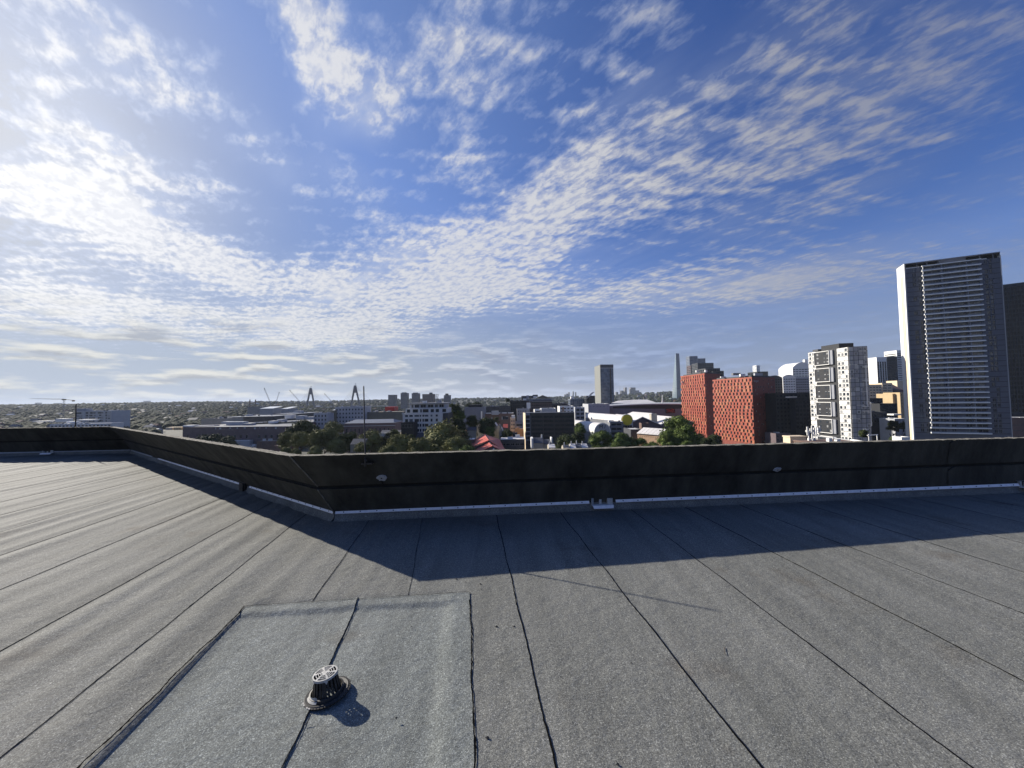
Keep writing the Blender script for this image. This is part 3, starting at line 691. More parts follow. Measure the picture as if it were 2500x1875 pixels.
# ---- windows
WCACHE={}
def win_mesh(w,h,glass,frame,style):
    k=(round(w,2),round(h,2),glass,frame,style)
    if k in WCACHE: return WCACHE[k]
    mb=MB(); t=min(.09,w*.07); a,b=w/2,h/2
    mb.face([(-a,.0,-b),(a,.0,-b),(a,.0,b),(-a,.0,b)],0)
    for (x0,x1,z0,z1) in ((-a,a,b-t,b),(-a,a,-b,-b+t),(-a,-a+t,-b+t,b-t),(a-t,a,-b+t,b-t))+(((-t/2,t/2,-b+t,b-t),) if style>=1 else ())+(((-a+t,-t/2,-t/2,t/2),(t/2,a-t,-t/2,t/2)) if style>=2 else ()):
        mb.face([(x0,-.05,z0),(x1,-.05,z0),(x1,-.05,z1),(x0,-.05,z1)],1)
    WCACHE[k]=mb.mesh('window',[M[glass],M[frame]]); return WCACHE[k]
def facade(mb,par,A,B,z0,z1,cols,rows,glass='glass',frame='frame',depth=.3,style=1,sep=True,skip=None,m=0,joined=None,rm=None):
    """wall A->B (left to right seen from outside) with openings cols x rows; panes hung in the openings"""
    A=Vector((A[0],A[1]));B=Vector((B[0],B[1])); L=(B-A).length; d=(B-A)/L; n=Vector((d.y,-d.x)); rm=m if rm is None else rm
    def P(u,z,dp=0): q=A+d*u-n*dp; return (q.x,q.y,z)
    rows=[(a,b) for a,b in rows if a>z0+.05 and b<z1-.02]
    def quad(u0,u1,a,b,mm=m):
        if u1-u0>1e-4 and b-a>1e-4: mb.face([P(u0,a),P(u1,a),P(u1,b),P(u0,b)],mm)
    u=0; ang=math.atan2(d.y,d.x)
    for ci,(c0,c1) in enumerate(cols):
        quad(u,c0,z0,z1); z=z0
        for ri,(r0,r1) in enumerate(sorted(rows)):
            if skip and skip(ci,ri): continue
            quad(c0,c1,z,r0); z=r1
            for (p,q) in (((c0,r0),(c1,r0)),((c1,r0),(c1,r1)),((c1,r1),(c0,r1)),((c0,r1),(c0,r0))):
                mb.face([P(*p),P(*q),P(q[0],q[1],depth),P(p[0],p[1],depth)],rm)
            if sep:
                me=win_mesh(c1-c0,r1-r0,glass,frame,style); q=A+d*((c0+c1)/2)-n*depth
                inst('window',me,par,(q.x,q.y,(r0+r1)/2),ang)
            else: joined.face([P(c0,r0,depth),P(c1,r0,depth),P(c1,r1,depth),P(c0,r1,depth)],0)
        quad(c0,c1,z,z1); u=c1
    quad(u,L,z0,z1)
def grid(L,n,frac,m0=.0): 
    w=(L-2*m0)/n; return [(m0+w*(i+.5)-w*frac/2,m0+w*(i+.5)+w*frac/2) for i in range(n)]
def floors(z1,fl,h,n,top=.8): return [(z1-top-fl*(i+1)+ (fl-h)/2,z1-top-fl*(i+1)+(fl-h)/2+h) for i in range(n)]
def building(name,label,foot,z1,wall,faces=None,z0=GZ,roof='midg',sep=True,group=None,cat='building',parapet=.5,pw=.25,trim=None):
    """foot: counter-clockwise polygon, first edge the one facing the roof we stand on"""
    c=sum((Vector((p[0],p[1],0)) for p in foot),Vector((0,0,0)))/len(foot)
    e=empty(name,(c.x,c.y,z0),label,cat,group); mb=MB(); jn=MB(); n=len(foot); faces=faces or {}
    for i in range(n):
        A,B=foot[i],foot[(i+1)%n]; L=math.hypot(B[0]-A[0],B[1]-A[1])
        if i in faces and faces[i]:
            s=faces[i]
            nc=s.get('n') or max(1,int(round(L/s.get('cw',3.5)))); fl=s.get('fl',3.2)
            cols=s.get('cols') or grid(L,nc,s.get('wf',.5),s.get('m0',.3))
            cols=[(a*L if s.get('rel') else a,b*L if s.get('rel') else b) for a,b in cols]
            facade(mb,e,A,B,z0,z1,cols,floors(z1,fl,s.get('h',1.6),s.get('rows',5),s.get('top',.8)),s.get('glass','glass'),s.get('frame','frame'),s.get('depth',.3),s.get('style',1),s.get('sep',sep),s.get('skip'),joined=jn,m=0)
        else: mb.face([(A[0],A[1],z0),(B[0],B[1],z0),(B[0],B[1],z1),(A[0],A[1],z1)],0)
    mb.build('wall',M[wall],e)
    if jn.f: jn.build('window_glazing',M[[s for s in faces.values() if s][0].get('glass','glass')],e,kind='stuff')
    # roof slab inside a parapet
    r=MB(); r.face([(p[0],p[1],z1-parapet) for p in foot]); r.build('roof',M[roof],e)
    if z1<EYE-2 and n==4 and len(label)>0:
        rr=random.Random(int(abs(c.x*7+c.y*3))); A0,B0,D0=Vector(foot[0]),Vector(foot[1]),Vector(foot[3]); ex,ey=B0-A0,D0-A0
        if ex.length>8 and ey.length>7:
            for q in range(min(6,int(ex.length/6))):
                uu,vv=rr.uniform(.06,.86),rr.uniform(.2,.7); w=rr.uniform(1,3.2)/ex.length; dd=rr.uniform(1,2.5)/ey.length; hh=rr.uniform(.8,2.0)
                pl=MB(); P4=[A0+ex*uu+ey*vv,A0+ex*(uu+w)+ey*vv,A0+ex*(uu+w)+ey*(vv+dd),A0+ex*uu+ey*(vv+dd)]; pl.prism([tuple(p) for p in P4],z1-parapet+.01,z1-parapet+hh); pl.build('roof_unit',M[rr.choice(('pale','grey','offw','midg','dark'))],e)
    if parapet:
        p_=MB(); cc=Vector((c.x,c.y))
        ins=[]
        for k in range(n):
            a,b,d=Vector(foot[k-1]),Vector(foot[k]),Vector(foot[(k+1)%n]); e1=(b-a).normalized(); e2=(d-b).normalized(); n1=Vector((-e1.y,e1.x)); n2=Vector((-e2.y,e2.x)); bi=(n1+n2); bi=bi/max(.3,bi.length_squared/2); ins.append(b+bi*pw)
        for k in range(n):
            a,b=foot[k],foot[(k+1)%n]; ia,ib=ins[k],ins[(k+1)%n]
            p_.face([(a[0],a[1],z1),(b[0],b[1],z1),(ib.x,ib.y,z1),(ia.x,ia.y,z1)]); p_.face([(ia.x,ia.y,z1),(ib.x,ib.y,z1),(ib.x,ib.y,z1-parapet),(ia.x,ia.y,z1-parapet)])
        p_.build('parapet',M[trim or wall],e)
    return e
def zt(u,v,Y): return at(u,v,Y).z
def front(u0,u1,v,Y,depth,yaw=0):
    a=at(u0,v,Y); b=at(u1,v,Y)
    if yaw: b=Vector((b.x,Y+(b.x-a.x)*math.tan(R_(yaw)),b.z)); k=at(u1,v,b.y); b.x=k.x
    d=(V2(b)-V2(a)).normalized(); n=Vector((-d.y,d.x))
    return [(a.x,a.y),(b.x,b.y),(b.x+n.x*depth,b.y+n.y*depth),(a.x+n.x*depth,a.y+n.y*depth)]
def corner(uL,YL,uC,YC,uR,YR,v):
    a,c,b=at(uL,v,YL),at(uC,v,YC),at(uR,v,YR)
    return [(c.x,c.y),(b.x,b.y),(a.x+b.x-c.x,a.y+b.y-c.y),(a.x,a.y)]   # 0: right face, 3: left face
def simple(label,u0,u1,v,Y,depth,wall,name='building',yaw=0,z0=None,**kw):
    f=front(u0,u1,v,Y,depth,yaw); z1=zt((u0+u1)/2,v,Y); return building(name,label,f,z1,wall,z0=GZ if z0 is None else z0,**kw)
def rbox(par,name,mt,u0,u1,v0,v1,Y,depth,**kw):
    """box whose front is seen between columns u0,u1 and rows v0 (top), v1 (bottom) at distance Y"""
    a=at(u0,(v0+v1)/2,Y); b=at(u1,(v0+v1)/2,Y); mb=MB(); mb.box((a.x,Y,zt((u0+u1)/2,v1,Y)),(b.x,Y+depth,zt((u0+u1)/2,v0,Y))); return mb.build(name,M[mt],par,**kw)
def W(**k): return k
def kid(e,nm='roof'): return [c for c in e.children if c.name.split('.')[0]==nm][0]
def gable(label,u0,u1,vr,ve,Y,depth,wall='stone',roof='sloper',ridge='x',name='house',z0=GZ,group=None,yaw=0):
    """house: ridge row vr, eave row ve; ridge along x (seen as a roof slope) or along y (seen as a gable end)"""
    f=front(u0,u1,ve,Y,depth,yaw); ze=zt((u0+u1)/2,ve,Y); A,B,C_,D=[Vector((p[0],p[1],ze)) for p in f]
    e=empty(name,((A.x+C_.x)/2,(A.y+C_.y)/2,z0),label,'house',group)
    if ridge=='x':
        m1,m2=(A+D)/2,(B+C_)/2; zr=zt((u0+u1)/2,vr,m1.y); m1=Vector((m1.x,m1.y,zr)); m2=Vector((m2.x,m2.y,zr))
        mb=MB(); mb.prism(f,z0,ze-.02); mb.poly([A,D,m1,B,C_,m2],[(0,2,1),(3,4,5)]); mb.build('wall',M[wall],e)
        ov=Vector((0,0,.12)); rb=MB(); rb.face([A-(m1-A)*.06,B-(m2-B)*.06,m2,m1]); rb.face([C_-(m2-C_)*.06,D-(m1-D)*.06,m1,m2]); rb.face([A-(m1-A)*.06-ov,B-(m2-B)*.06-ov,B-(m2-B)*.06,A-(m1-A)*.06])
    else:
        m1,m2=(A+B)/2,(D+C_)/2; zr=zt((u0+u1)/2,vr,m1.y); m1=Vector((m1.x,m1.y,zr)); m2=Vector((m2.x,m2.y,zr))
        mb=MB(); mb.prism(f,z0,ze-.02); mb.poly([A,B,m1,D,C_,m2],[(0,1,2),(3,5,4)]); mb.build('wall',M[wall],e)
        rb=MB(); rb.face([B,C_,m2,m1]); rb.face([D,A,m1,m2]); fr=(V2(A)-V2(D)).normalized()*.3; fo=Vector((fr.x,fr.y,0)); ov=Vector((0,0,.22))
        rb.face([A+fo,B+fo,B+fo-ov,A+fo-ov]) if False else None
        rb.poly([A+fo,m1+fo,B+fo,A,m1,B,A+fo-ov,m1+fo-ov,B+fo-ov],[(0,1,4,3),(1,2,5,4),(6,7,1,0),(7,8,2,1)])
    rb.build('roof',M[roof],e); return e
# ================================================================ right hand side
# tall residential tower
YC=240.0; YR=221.5; YL=250.0
ft=corner(2187,YL,2207,YC,2441,YR,900); ft=[(at(2207,900,YC).x,YC),(at(2468,900,YR).x,YR),None,(at(2183.5,900,YL).x,YL)]
c0=at(2219,860,YC); r0_=at(2457,860,YR); l0_=at(2200,860,YL)
ft=[(c0.x,c0.y),(r0_.x,r0_.y),(l0_.x+r0_.x-c0.x,l0_.y+r0_.y-c0.y),(l0_.x,l0_.y)]
ZT=zt(2219,644,YC)
def tall_tower():
    e=empty('apartment_tower',(c0.x+10,c0.y+10,GZ),'tall grey residential tower with stacked thin white balconies and a white end wall','tower')
    A,B,C3,D=[Vector(p) for p in ft]; L=(B-A).length; d=(B-A)/L; n=Vector((d.y,-d.x)); ang=math.atan2(d.y,d.x); fl=3.02; nf=34
    ztop=ZT-3.4
    def P(u,z,o=0): q=A+d*u+n*o; return (q.x,q.y,z)
    mb=MB()
    # side and back walls
    for a,b in ((B,C3),(C3,D)): mb.face([(a.x,a.y,GZ),(b.x,b.y,GZ),(b.x,b.y,ZT),(a.x,a.y,ZT)])
    mb.build('rear_wall',M['grey'],e)
    mb=MB(); mb.face([(D.x,D.y,GZ),(A.x,A.y,GZ),(A.x,A.y,ZT),(D.x,D.y,ZT)])
    # end wall return on the front
    mb.face([P(0,GZ),P(.5,GZ),P(.5,ZT),P(0,ZT)]); w=mb.build('end_wall',M['white'],e,label='sunlit white end wall')
    s=(A-D); sl=s.length; s=s/sl; sn=Vector((s.y,-s.x)); 
    for (f0,f1,mt,nm) in ((.46,.55,'frame','shadow_groove'),(.55,.80,'cream','cream_strip')):
        mb=MB(); a=D+s*sl*f0; b=D+s*sl*f1; mb.obox(a,b,sn,GZ,ZT-7.5,.0,.12 if nm=='shadow_groove' else .16); mb.build(nm,M[mt],e)
    # facade: left zone, balcony zone, right zone
    uB0,uB1=L*.195,L*.795
    mb=MB(); cols=[(.6,.95),(L*.085,L*.125),(L*.150,L*.185),(uB0+.3,uB0+3.8),(uB0+4.6,uB0+7.0),(uB0+9.2,uB0+11.2),(uB1-9.5,uB1-7.0),(uB1-5.2,uB1-.5),(L*.84,L*.875),(L*.885,L*.915)]
    cols=cols[1:]
    rows=[(ztop-fl*(i+1)+.55,ztop-fl*(i+1)+2.6) for i in range(nf)]
    rr=random.Random(5); sk={(c,r) for c in range(len(cols)) for r in range(nf) if rr.random()<(.25 if c in (0,1,7,8,3,4) else .04)}
    facade(mb,e,A+d*.5,B,GZ,ztop,[(a-.5,b-.5) for a,b in cols],rows,'glass','frame',.35,1,True,lambda c,r:(c,r) in sk)
    mb.build('front_wall',M['tower'],e)
    for i in range(nf):
        z=ztop-fl*(i+1)
        for (u0,u1) in ((.6,uB0-.4),(uB1+.4,L-.3)):
            j=MB(); j.obox(A+d*u0,A+d*u1,n,z+.0,z+.28,.002,.05); j.build('floor_joint',M['framed'],e)
    # balconies: slab, glass balustrade wrapping the left corner
    for i in range(nf+1):
        z=ztop-fl*i-.15
        b=MB(); b.obox(A+d*(uB0-.6),A+d*uB1,n,z,z+.55,.01,1.9); b.build('balcony_slab',M['slab'],e)
        if i: 
            g=MB(); g.obox(A+d*(uB0-.55),A+d*(uB0-.45),n,z+.551,z+1.25,.05,1.8); g.obox(A+d*(uB0-.45),A+d*(uB1-.05),n,z+.551,z+1.2,1.72,1.78)
            g.build('balustrade',BAL,e)
        if i and i<nf and i%1==0:
            g=MB(); g.obox(A+d*(uB0-.2),A+d*(uB0+.12),n,z+.551,z+fl-.01,1.2,1.55); g.build('balcony_post',M['white'],e)
            for uu in (uB0+8.0,uB1-6.2): g=MB(); g.obox(A+d*uu,A+d*(uu+.25),n,z+.551,z+fl-.01,.012,1.7); g.build('balcony_divider',M['grey'],e)
    # crown: deep dark openings under the roof plate
    mb=MB(); mb.face([P(.5,ztop,-3),P(L,ztop,-3),P(L,ZT-.5,-3),P(.5,ZT-.5,-3)]); mb.face([P(.5,ztop,0),P(L,ztop,0),P(L,ztop,-3),P(.5,ztop,-3)]); mb.build('roof_recess',M['black'],e)
    mb=MB(); mb.obox(A+d*(L*.38),A+d*(L*.66),n,ztop,ZT-.5,-2.9,.02); mb.build('plant_screen',M['midg'],e)
    for uu in (.14,.25,.80,.93): mb=MB(); mb.obox(A+d*L*uu,A+d*(L*uu+.35),n,ztop,ZT-.5,-.5,-.1); mb.build('roof_post',M['midg'],e)
    mb=MB(); mb.obox(A+d*.9,A+d*(uB0-1),n,ztop+.1,ztop+.6,-.25,-.1); mb.obox(A+d*(uB1+.3),A+d*(L*.87),n,ztop+.1,ztop+.6,-.25,-.1); mb.build('terrace_rail',M['white'],e)
    mb=MB(); mb.prism([tuple(A+n*.3),tuple(B+n*.3),tuple(C3),tuple(D)],ZT-.5,ZT); mb.build('roof_plate',M['grey'],e)
    mb=MB(); mb.obox(B-d*.02,B+d*.30,n,GZ,ZT-14,-.5,.15); mb.build('corner_fin',M['pale'],e)
    mb=MB(); mb.obox(B-d*.02,B+d*.35,n,ZT-14,ZT-2,-2.5,.05); mb.build('corner_fin',M['white'],e)
M['slab']=mat('white_balcony_slab',(.88,.87,.84),.6,.04,.3)
BAL=glass_mat('balustrade_glass',(.16,.19,.25),(.26,.29,.33),.4,.15,3.0)
tall_tower()
simple('dark green glass tower cut by the right photo edge, beyond the tall balcony tower',2448,2570,694,265,14,'bluedark','tower',faces={0:W(n=14,fl=3.1,h=2.3,wf=.72,rows=28,glass='glassd',frame='framed',top=2,style=0),3:W(n=4,fl=3.1,h=1.6,wf=.4,rows=28,glass='glassd',frame='framed',top=2)},yaw=-20)
simple('low brown block with white roof band at the right edge, below the dark tower',2462,2590,1018,242,10,'brickp','building',faces={0:W(n=4,fl=3.4,h=.5,wf=.92,rows=3,glass='glass',frame='frame',top=3,style=0)},trim='white',roof='roofwhite',parapet=1.2,yaw=-20)
# mid-height glass apartment tower
def mid_tower():
    YC,YR,YL=259.,257.,292.
    A=at(2074,900,YC);B=at(2120,900,YR);D=at(1975,900,YL)
    f=[(A.x,A.y),(B.x,B.y),(B.x+D.x-A.x,B.y+D.y-A.y),(D.x,D.y)]
    z1=zt(2072,846.5,YC); fl=3.02
    e=empty('apartment_tower',(A.x,A.y+15,GZ),'mid height apartment tower with white framed bays and a black rooftop box','tower')
    a,b,c,d=[Vector(p) for p in f]
    # right face: grey panels between dark lines
    L=(b-a).length; dd=(b-a)/L; n=Vector((dd.y,-dd.x)); mb=MB(); mb.prism(f,GZ,z1-.02); mb.build('core_wall',M['framed'],e)
    rr=random.Random(9)
    nc=4; cw=L/nc
    for r in range(23):
        zt_=z1-.3-fl*r
        for k in range(nc):
            win=(k==3 and r<5) or rr.random()<.22
            p=MB(); u0,u1=cw*k+.12,cw*(k+1)-.12; p.obox(a+dd*u0,a+dd*u1,n,zt_-fl+.28,zt_,.003,.16); p.build('facade_panel',M['grey' if (k+r)%5 else 'pale'],e)
            if win:
                me=win_mesh(cw*.5,1.7,'glassc','framew',2); q=a+dd*((u0+u1)/2)+n*.175; inst('window',me,e,(q.x,q.y,zt_-1.5),math.atan2(dd.y,dd.x))
        if r%3==1:
            k=rr.choice((0,1,2)); s_=MB(); s_.obox(a+dd*(cw*k+.1),a+dd*(cw*(k+1.6)),n,zt_-.02,zt_+.2,.17,.55); s_.build('sun_shade',M['white'],e)
    # left face
    L=(a-d).length; dd=(a-d)/L; n=Vector((dd.y,-dd.x)); ang=math.atan2(dd.y,dd.x)
    zones=[(0.,.20,2),(.735,.985,3)]
    for (f0,f1,k2) in zones:
        for r in range(23):
            zt_=z1-.3-fl*r; w=(f1-f0)*L/k2
            for k in range(k2):
                u0=f0*L+w*k+.10; u1=f0*L+w*(k+1)-.10
                p=MB(); p.obox(d+dd*u0,d+dd*u1,n,zt_-fl+.30,zt_,.003,.20); p.build('facade_panel',M['white'],e)
                if rr.random()<.62:
                    me=win_mesh(w*.62,1.9,'glassc' if rr.random()<.6 else 'glass','framed',1); q=d+dd*((u0+u1)/2)+n*.215; inst('window',me,e,(q.x,q.y,zt_-1.5),ang)
    # framed bays, three floors each, with a dark floor between
    for s_ in range(6):
        zt_=z1-1.2-s_*fl*4.05; u0,u1=L*.205,L*.575
        p=MB(); p.obox(d+dd*u0,d+dd*u1,n,zt_-fl*3.05,zt_,.01,1.2); p.build('bay_box',M['black'],e)
        p=MB()
        for (x0,x1,za,zb) in ((u0-.3,u1+.3,zt_,zt_+.4),(u0-.3,u1+.3,zt_-fl*3.05-.4,zt_-fl*3.05),(u0-.3,u0,zt_-fl*3.05,zt_),(u1,u1+.3,zt_-fl*3.05,zt_)): p.obox(d+dd*x0,d+dd*x1,n,za,zb,.01,1.6)
        p.build('bay_frame',M['white'],e)
        p=MB(); p.obox(d+dd*(u1+.3),d+dd*(L*.655),n,zt_-fl*3.05-.4,zt_+.4,.01,1.0); p.build('bay_cheek',M['grey'],e)
        for r in range(3):
            for (k,wd) in ((.14,.16),(.62,.14),(.82,.16)):
                me=win_mesh((u1-u0)*wd*.8,1.6,'glassc','framed',2); q=d+dd*(u0+(u1-u0)*(k+wd/2))+n*1.22; inst('window',me,e,(q.x,q.y,zt_-fl*(r+.55)),ang)
    # roof box
    q0=a+(d-a)*.26+(b-a)*.12; q1=q0+(b-a)*.80; q3=a+(d-a)*.70+(b-a)*.12
    rb_=MB(); rb_.prism([tuple(q0),tuple(q1),tuple(q1+(q3-q0)),tuple(q3)],z1-.01,z1+3.4); rb_.build('rooftop_box',M['black'],e)
    q0=a+(d-a)*.78+(b-a)*.1; rb_=MB(); rb_.prism([tuple(q0),tuple(q0+(b-a)*.5),tuple(q0+(b-a)*.5+(d-a)*.14),tuple(q0+(d-a)*.14)],z1-.01,z1+1.6); rb_.build('rooftop_box',M['dark'],e)
    # open frame at the right corner
    for k,v in enumerate((895,928,992,1003,1048)): rbox(e,'corner_frame','white',2108,2121,v,v+1.2,YR-1.2,1.0)
    for (u,v0,v1) in ((2116,893,993),(2126.5,985,1040)): rbox(e,'corner_frame','white',u,u+1.2,v0,v1,YR-1.4,.4)
mid_tower()
# ---- twin red student towers
def red_tower(label,uC,YC,uL,YL,uR,YR,v,seed,ks):
    A=at(uC,v+40,YC);B=at(uR,v+40,YR);D=at(uL,v+40,YL); z1=zt(uC,v,YC)
    f=[Vector((A.x,A.y)),Vector((B.x,B.y)),Vector((B.x+D.x-A.x,B.y+D.y-A.y)),Vector((D.x,D.y))]
    e=empty('red_tower',((A.x+B.x)/2,A.y+20,GZ),label,'tower'); rr=random.Random(seed)
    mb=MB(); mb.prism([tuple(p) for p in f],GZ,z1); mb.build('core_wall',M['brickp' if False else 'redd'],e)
    fl=3.0*ks
    # left sunlit face: staggered red panels standing proud of dark windows
    a,b=f[3],f[0]; L=(b-a).length; d=(b-a)/L; n=Vector((d.y,-d.x)); nc=int(L/2.25)
    nrow=19; gl=MB(); pa=MB(); pb=MB(); hd=MB()
    for r in range(nrow):
        zt_=z1-1.0-fl*r
        if r==0: pa.obox(a+d*.1,b,n,z1-1.0,z1+.15,.02,.45)
        hd.obox(a+d*.05,b,n,zt_-.35,zt_,.02,.16)
        u=.1; k=r%2
        widths=[]
        i=0
        while u<L-.3:
            wd=(2.5 if (i+k)%2 else 2.0)*ks*rr.uniform(.8,1.2)
            u1=min(u+wd,L-.05)
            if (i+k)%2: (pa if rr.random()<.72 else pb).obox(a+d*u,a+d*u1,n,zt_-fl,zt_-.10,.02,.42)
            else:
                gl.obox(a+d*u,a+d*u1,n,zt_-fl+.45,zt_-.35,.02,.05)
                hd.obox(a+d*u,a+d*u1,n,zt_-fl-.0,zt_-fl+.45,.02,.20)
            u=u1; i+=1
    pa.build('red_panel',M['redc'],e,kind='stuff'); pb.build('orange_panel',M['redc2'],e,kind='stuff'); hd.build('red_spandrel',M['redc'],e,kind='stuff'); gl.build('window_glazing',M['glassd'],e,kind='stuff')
    # right shaded face: red wall with scattered windows
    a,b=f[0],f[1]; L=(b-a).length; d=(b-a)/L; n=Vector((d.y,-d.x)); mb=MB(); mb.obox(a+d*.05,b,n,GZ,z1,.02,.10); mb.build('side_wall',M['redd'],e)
    for r in range(nrow):
        for k in range(int(L/2.6)):
            if rr.random()<.33:
                me=win_mesh(.8,1.7,'glassc','redfr',0); q=a+d*(1.2+k*2.6+rr.uniform(-.5,.5))+n*.16; inst('window',me,e,(q.x,q.y,z1-2.6-fl*r),math.atan2(d.y,d.x))
    # roof screen set back
    s=MB(); cx=sum((p for p in f),Vector((0,0)))/4; g=[cx+(p-cx)*.86 for p in f]; s.prism([tuple(p) for p in g],z1,z1+1.7); s.build('plant_screen',M['dark'],e)
    return e,z1,f
M['redd']=mat('shaded_red_cladding',(.20,.045,.030),.6,.15,.3); M['redfr']=M['redd']  # darker copy of the red cladding, with shade put into its colour
tA_,zA,fA=red_tower('red student tower further left, partly behind its twin and the big tree',1722.5,428,1663,486,1760,446,911.6,11,1.17)
tB_,zB,fB=red_tower('broad red student tower, the nearer right-hand one of the two red towers',1838,335,1741,386,1893,352,920.6,12,1.0)
rbox(tB_,'roof_unit','white',1808,1820,913,919,345,2); rbox(tB_,'roof_unit','midg',1790,1808,910.5,916,352,3); rbox(tB_,'roof_unit','white',1760,1772,919,922,372,1.5); rbox(tB_,'roof_unit','pale',1843,1862,911,919,350,2)
rbox(tB_,'cleaning_crane','black',1835,1838,915,922,338,1); rbox(tA_,'roof_unit','white',1700,1706,904,909,440,2); rbox(tA_,'roof_unit','white',1722,1727,903,909,436,2)
# name board high on the right tower and a small white sign on the left one
def text(body,loc,size,rz,mt,par=None,name='lettering',ext=.02,sx=1.0,**kw):
    cu=bpy.data.curves.new('t','FONT'); cu.body=body; cu.size=size; cu.extrude=ext; cu.align_x='CENTER'; cu.align_y='CENTER'
    o=bpy.data.objects.new('t',cu); scene.collection.objects.link(o); dg=bpy.context.evaluated_depsgraph_get(); me=bpy.data.meshes.new_from_object(o.evaluated_get(dg)); bpy.data.objects.remove(o); me.materials.clear(); me.materials.append(M[mt])
    q=bpy.data.objects.new(name,me); scene.collection.objects.link(q)
    if par: q.parent=par
    q.location=Vector(loc)-(org(par) if par else Vector((0,0,0))); q.rotation_euler=(math.pi/2,0,rz); q.scale=(sx,1,1); setp(q,**kw); return q
p=at(1851,929,336.3); d=(fB[1]-fB[0]).normalized(); n=Vector((d.y,-d.x)); q=fB[0]+d*5.2+n*.3
text('scape',(q.x,q.y,zB-3.2),3.4,math.atan2(d.y,d.x),'pale',tB_)
rbox(tA_,'wall_sign','white',1664,1670.5,931,935,478,.3)
# ---- towers behind the red pair
def clad(label,u0,u1,v,Y,depth,wall,glass,n,rows,fl=4.0,h=2.6,wf=.8,name='tower',yaw=0,both=True,**kw):
    s=W(n=n,fl=fl,h=h,wf=wf,rows=rows,glass=glass,frame='framed',style=0,sep=False,top=1.5)
    return simple(label,u0,u1,v,Y,depth,wall,name,yaw,faces={0:s,3:dict(s,n=max(2,n//2)),1:dict(s,n=max(2,n//2))} if both else {0:s},**kw)
clad('slim blue-grey glass tower rising behind the left red tower',1683,1703,869.5,1500,30,'bluegrey','glassb',6,26,fl=6)
clad('second blue-grey glass tower, just right of and lower than the slim one',1704,1722,875,1520,30,'bluegrey','glassb',6,24,fl=6)
clad('maroon framed office tower directly above the left red tower',1686,1703,892,1300,30,'brickp','glassd',5,12,fl=6)
clad('dark terraced office tower with flat top behind the left red tower',1703,1742,886,1200,40,'dark','glassd',9,8,fl=5)
clad('dark block with a curved-looking stepped top behind the gap of the red towers',1722,1758,899,700,40,'dark','glassd',8,5,fl=4)
clad('lower dark block right of the stepped one, between the red towers',1741,1767,905.5,690,40,'black','glassd',5,5,fl=4)
clad('thin pale tower rising above the roof of the right red tower',1846.5,1855,892,1600,25,'white','glassb',3,14,fl=6)
clad('dark flat topped block behind the right end of the right red tower',1849,1875,907,720,30,'black','glassd',6,6,fl=4)
# twisting glass tower
def crown():
    Y=2000.; e=empty('twisted_tower',at(1652,985,Y),'slender twisting silver glass tower standing alone left of the red towers','tower')
    H=zt(1653,863.5,Y)-GZ; n=30; mb=MB(); vs=[]
    def prof(t):  # left, middle crease and right columns of the outline
        l=1640.5+(1648.5-1640.5)*t**1.0-2.2*math.sin(t*2.6)*(1-t); r=1662.5+(1658-1662.5)*t**2; m_=1653+(1650-1653)*t; m2=1654+(1651-1654)*t
        return l,m_,r
    for i in range(n+1):
        t=i/n; l,m_,r=prof(t); z=GZ+H*t; k=985-(985-863.5)*t
        a,b,c=at(l,k,Y+25*(t)),at(m_,k,Y-22),at(r,k,Y+10-20*t)
        dd=at((l+r)/2,k,Y+45); vs+=[(a.x,a.y,z),(b.x,b.y,z),(c.x,c.y,z),(dd.x,dd.y,z)]
    for i in range(n):
        for k in range(4): mb.f.append((4*i+k,4*i+(k+1)%4,4*i+4+(k+1)%4,4*i+4+k)); mb.m.append(0 if k==0 or i<9 else 1)
    mb.f.append((4*n,4*n+1,4*n+2,4*n+3)); mb.m.append(1); mb.v=vs
    mb.build('glass_skin',[M['crown'],M['crownd']],e)
    rbox(e,'podium','crown',1639,1664,972,990,Y-30,30)
crown()
# hotel tower left of centre right
M['flank']=mat('grey_beige_flank',(.20,.205,.19),.7,.1,.3)
def hotel():
    YC,YL,YR=900.,960.,905.
    A=at(1467,940,YC);B=at(1498.5,940,YR);D=at(1453,940,YL); z1=zt(1467,891,YC)
    f=[(A.x,A.y),(B.x,B.y),(B.x+D.x-A.x,B.y+D.y-A.y),(D.x,D.y)]
    e=building('hotel_tower','glass and pale concrete tower standing alone over the long arena roof',f,z1,'bluegrey',faces={0:W(n=12,fl=3.4,h=2.7,wf=.86,rows=33,glass='glassb',frame='framed',style=0,sep=False,top=4),3:W(n=6,fl=3.4,h=1.5,wf=.6,rows=33,glass='glassc',style=0,sep=False,top=4)},parapet=2)
    a,b,c,d=[Vector(p) for p in f]; dd=(a-d).normalized(); n=Vector((dd.y,-dd.x)); mb=MB(); mb.obox(d,a,n,GZ,z1+.5,.02,.8); mb.build('pale_flank',M['flank'],e)
    s=(b-a).normalized(); sn=Vector((s.y,-s.x)); L=(b-a).length
    mb=MB(); mb.obox(a+s*L*.72,a+s*L*.79,sn,GZ,z1-8,.02,1.2); mb.build('dark_slot',M['black'],e)
    mb=MB(); mb.obox(a,b,sn,z1-8,z1-6.8,.02,1.0); mb.build('sky_band',M['pale'],e)
    mb=MB(); mb.obox(a,b,sn,z1-6.8,z1+1,.02,.6); mb.build('crown_screen',M['dark'],e)
hotel()
SH_=clad('small dark building with a shiny curved cap left of the hotel tower',1431,1452,966,620,22,'dark','glassd',5,5,fl=3.4)
